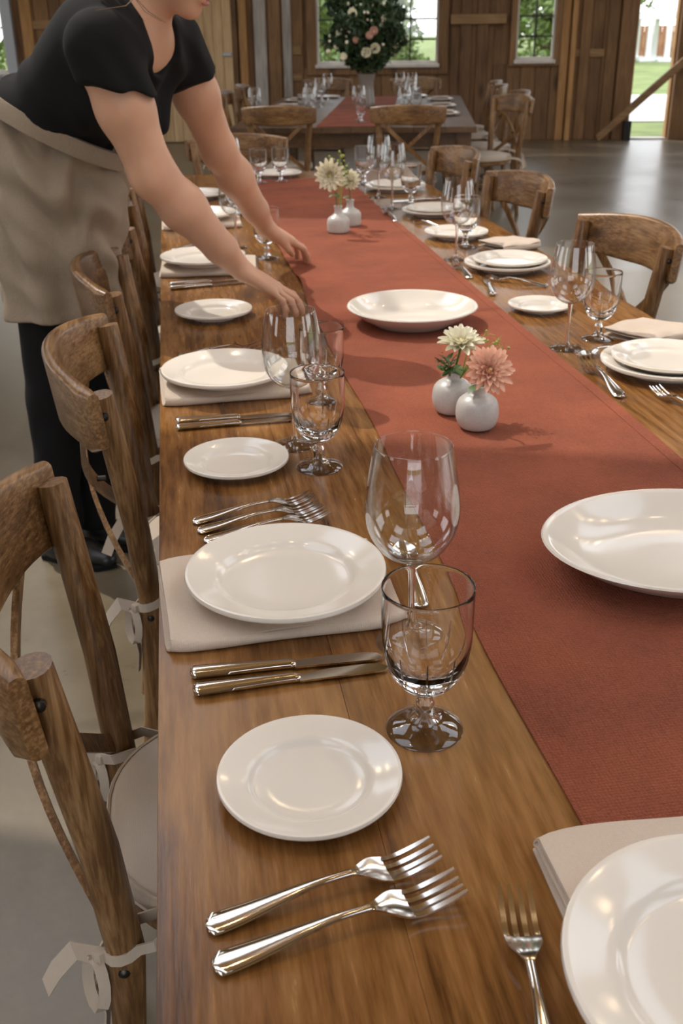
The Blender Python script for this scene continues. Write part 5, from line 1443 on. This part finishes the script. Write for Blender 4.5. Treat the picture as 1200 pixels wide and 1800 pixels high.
# t-shirt: body, loose front, short sleeves, scoop neck
S_ = SDF((-0.52, 2.42, 1.05), (0.22, 3.16, 1.62), 0.0055)
off = 0.012
S_.ell(waist, (0.160 + off, 0.125 + off, 0.135 + off), TR, 0.07)
S_.ell(waist - TD * 0.03 - TU * 0.03, (0.150 + off, 0.12, 0.12), TR, 0.07)
S_.ell(ribs, (0.155 + off, 0.120 + off, 0.140 + off), TR, 0.07)
S_.ell(chest - TD * 0.02, (0.165 + off, 0.112 + off, 0.115 + off), TR, 0.06)
for s in (-1, 1): S_.ell(ribs + TD * 0.085 + TU * 0.035 + TL_ * 0.068 * s, (0.070 + off, 0.062 + off, 0.072 + off), TR, 0.05)
S_.ell(A3(-0.070, 2.79, 1.255), (0.085, 0.045, 0.075), np.array([RGT, FWD, (0, 0, 1)]), 0.06)
S_.ell(A3(-0.055, 2.79, 1.225), (0.050, 0.026, 0.040), np.array([RGT, FWD, (0, 0, 1)]), 0.04)
S_.cone(Rsh + A3(0.02, 0.03, -0.01), chest + TU * 0.03, 0.071 + off, 0.080 + off, 0.05)
S_.cone(Lsh + A3(-0.02, -0.03, -0.01), chest + TU * 0.03, 0.066 + off, 0.080 + off, 0.05)
uR, uL = nrm(Rel - Rsh), nrm(Lel - Lsh)
for (sh, el, u, a, b, end, cn) in ((Rsh, Rel, uR, 0.080, 0.088, A3(-0.12, 2.58, 1.322), (0.19, 0, 1)), (Lsh, Lel, uL, 0.074, 0.077, A3(0.065, 2.93, 1.315), (-0.35, -0.1, 1))):
    g2 = SDF(S_.lo, S_.lo + (S_.n - 1) * S_.h, S_.h)
    g2.cone(sh - u * 0.01, end + u * 0.14, a, b, 0.0)
    g2.cut(end, cn)
    sl = tuple(slice(0, n) for n in S_.n)
    S_.blend(sl, g2.D[sl], 0.022)
S_.cut(A3(-0.29, 2.9, 1.200), (0.47, -0.03, 0.88))
S_.ell(neckb + TD * 0.062 + TU * 0.010, (0.072, 0.085, 0.090), TR, 0.01, sub=True)
S_.ell(neckb + TU * 0.045, (0.070, 0.080, 0.060), TR, 0.01, sub=True)
def sdisp(V):
    V = V.copy(); q = V - ribs
    a, f, l = q @ TL_, q @ TD, q @ TU
    w = 0.007 * np.sin(a * 60 + l * 24 + 2 * np.sin(l * 30)) * np.clip((f + 0.02) / 0.1, 0, 1) + 0.006 * np.sin(l * 75 + a * 18) * np.clip((-l) / 0.1, 0, 1)
    V += w[:, None] * TD; return V
skin_obj('t_shirt', S_, M['shirt'], person, 1, sdisp)

# apron wrapped round the hips
Ap = SDF((-0.62, 2.60, 0.66), (-0.02, 3.28, 1.40), 0.006)
Ap.ell(pelvis + A3(0, 0, 0.02), (0.196, 0.152, 0.20), np.array([RGT, FWD, (0, 0, 1)]), 0.05)
Ap.cone(A3(-0.290, 2.92, 1.28), A3(-0.300, 2.93, 1.10), 0.150, 0.162, 0.06, flat=(FWD, 0.92))
Ap.cone(A3(-0.315, 2.94, 1.05), A3(-0.330, 2.93, 0.55), 0.170, 0.192, 0.06, flat=(FWD, 0.88))
Ap.cut((0, 0, 0.735), (0.0, 0.0, 1)); Ap.cut(A3(-0.29, 2.9, 1.232), (-0.47, 0.03, -0.88))
def adisp(V):
    V = V.copy(); c = A3(-0.32, 2.93, 0); d = V - c; d[:, 2] = 0; r = np.linalg.norm(d, axis=1)[:, None] + 1e-6; d /= r
    th = np.arctan2(d[:, 1], d[:, 0]); z = V[:, 2]
    w = 0.015 * np.sin(z * 34 + 2.6 * np.sin(th * 3) + 1.3 * np.sin(th * 7 + z * 11)) * np.clip((z - 0.80) / 0.15, 0, 1) + 0.014 * np.sin(th * 9 + z * 7) * np.clip((1.05 - z) / 0.3, 0, 1) + 0.004 * np.sin(z * 61 + th * 5)
    V += d * w[:, None]; return V
apron = skin_obj('apron', Ap, M['apron'], person, 1, adisp)
def ap_r(th):      # outline of the apron near the waistband
    return 0.158
band = MB(); secs = []
nb_ = nrm((0.47, -0.03, 0.88)); bc = A3(-0.294, 2.915, 1.218)
e1 = nrm(np.cross(nb_, (0, 1, 0))); e2 = np.cross(nb_, e1)
for i in range(48):
    a = 2 * PI * i / 48
    p = bc + e1 * (0.192 * math.cos(a)) + e2 * (0.184 * math.sin(a)); o_ = nrm(e1 * math.cos(a) / 0.192 + e2 * math.sin(a) / 0.184)
    secs.append([Vector(tuple(p + o_ * x + nb_ * y - PO)) for x, y in ((-0.006, -0.024), (0.006, -0.022), (0.008, 0.0), (0.004, 0.020), (-0.006, 0.022))])
band.loft(secs, closed=True); band.build('waistband', M['apron'], apron, 50)

# hair: cap, tail and loose strands
Hh = SDF(head - 0.2, head + 0.2, 0.006)
Hh.ell(head + HU * 0.028 - HF * 0.022, (0.086, 0.100, 0.092), np.array([HR, HF, HU]), 0.02)
Hh.ell(head - HF * 0.10 + HU * 0.02, (0.04, 0.04, 0.05), np.array([HR, HF, HU]), 0.03)
Hh.ell(head + HF * 0.085 - HU * 0.035, (0.070, 0.075, 0.085), np.array([HR, HF, HU]), 0.015, sub=True)
hair = skin_obj('hair', Hh, M['hair'], person, 1)
ps = MB(); h0 = head - HF * 0.12 + HU * 0.02
for k in range(14):
    rr = random.Random(k); d = A3(rr.uniform(-1, 1), rr.uniform(-1, 1), rr.uniform(-1, 1)) * 0.018
    ps.tube([tuple(h0 + d * 0.4 - PO), tuple(h0 + d + A3(-0.05, -0.03, 0.0) - PO), tuple(h0 + d * 1.5 + A3(-0.10, -0.05, -0.06) - PO), tuple(h0 + d * 1.2 + A3(-0.10, -0.06, -0.13) - PO)], [0.010, 0.012, 0.009, 0.002], 6)
ps.build('ponytail', M['hair'], hair, 60)

def at_strand(pts, r): return MB().tube([tuple(A3(*q) - PO) for q in pts], r, 5)
for k in range(3):
    j = 0.004 * k
    at_strand([head - HF * 0.06 - HR * -0.05 - HU * (0.03 + j), (-0.035, 2.57 + j, 1.520 + 0.5 * j), (-0.075, 2.53, 1.487 + j * 0.7), (-0.135 - j, 2.515, 1.478 + j * 0.9)] if k % 2 else
              [head - HF * 0.05 - HR * -0.055 - HU * (0.05 + j), (-0.06, 2.545, 1.513), (-0.035 + j, 2.53, 1.478), (0.0 + j, 2.535, 1.458 - j * 0.3)], [0.0016, 0.0013, 0.0010, 0.0005]).build('hair_strand', M['hair'], hair, 60)
for _o in bpy.data.objects:
    if 'used' in _o: del _o['used']
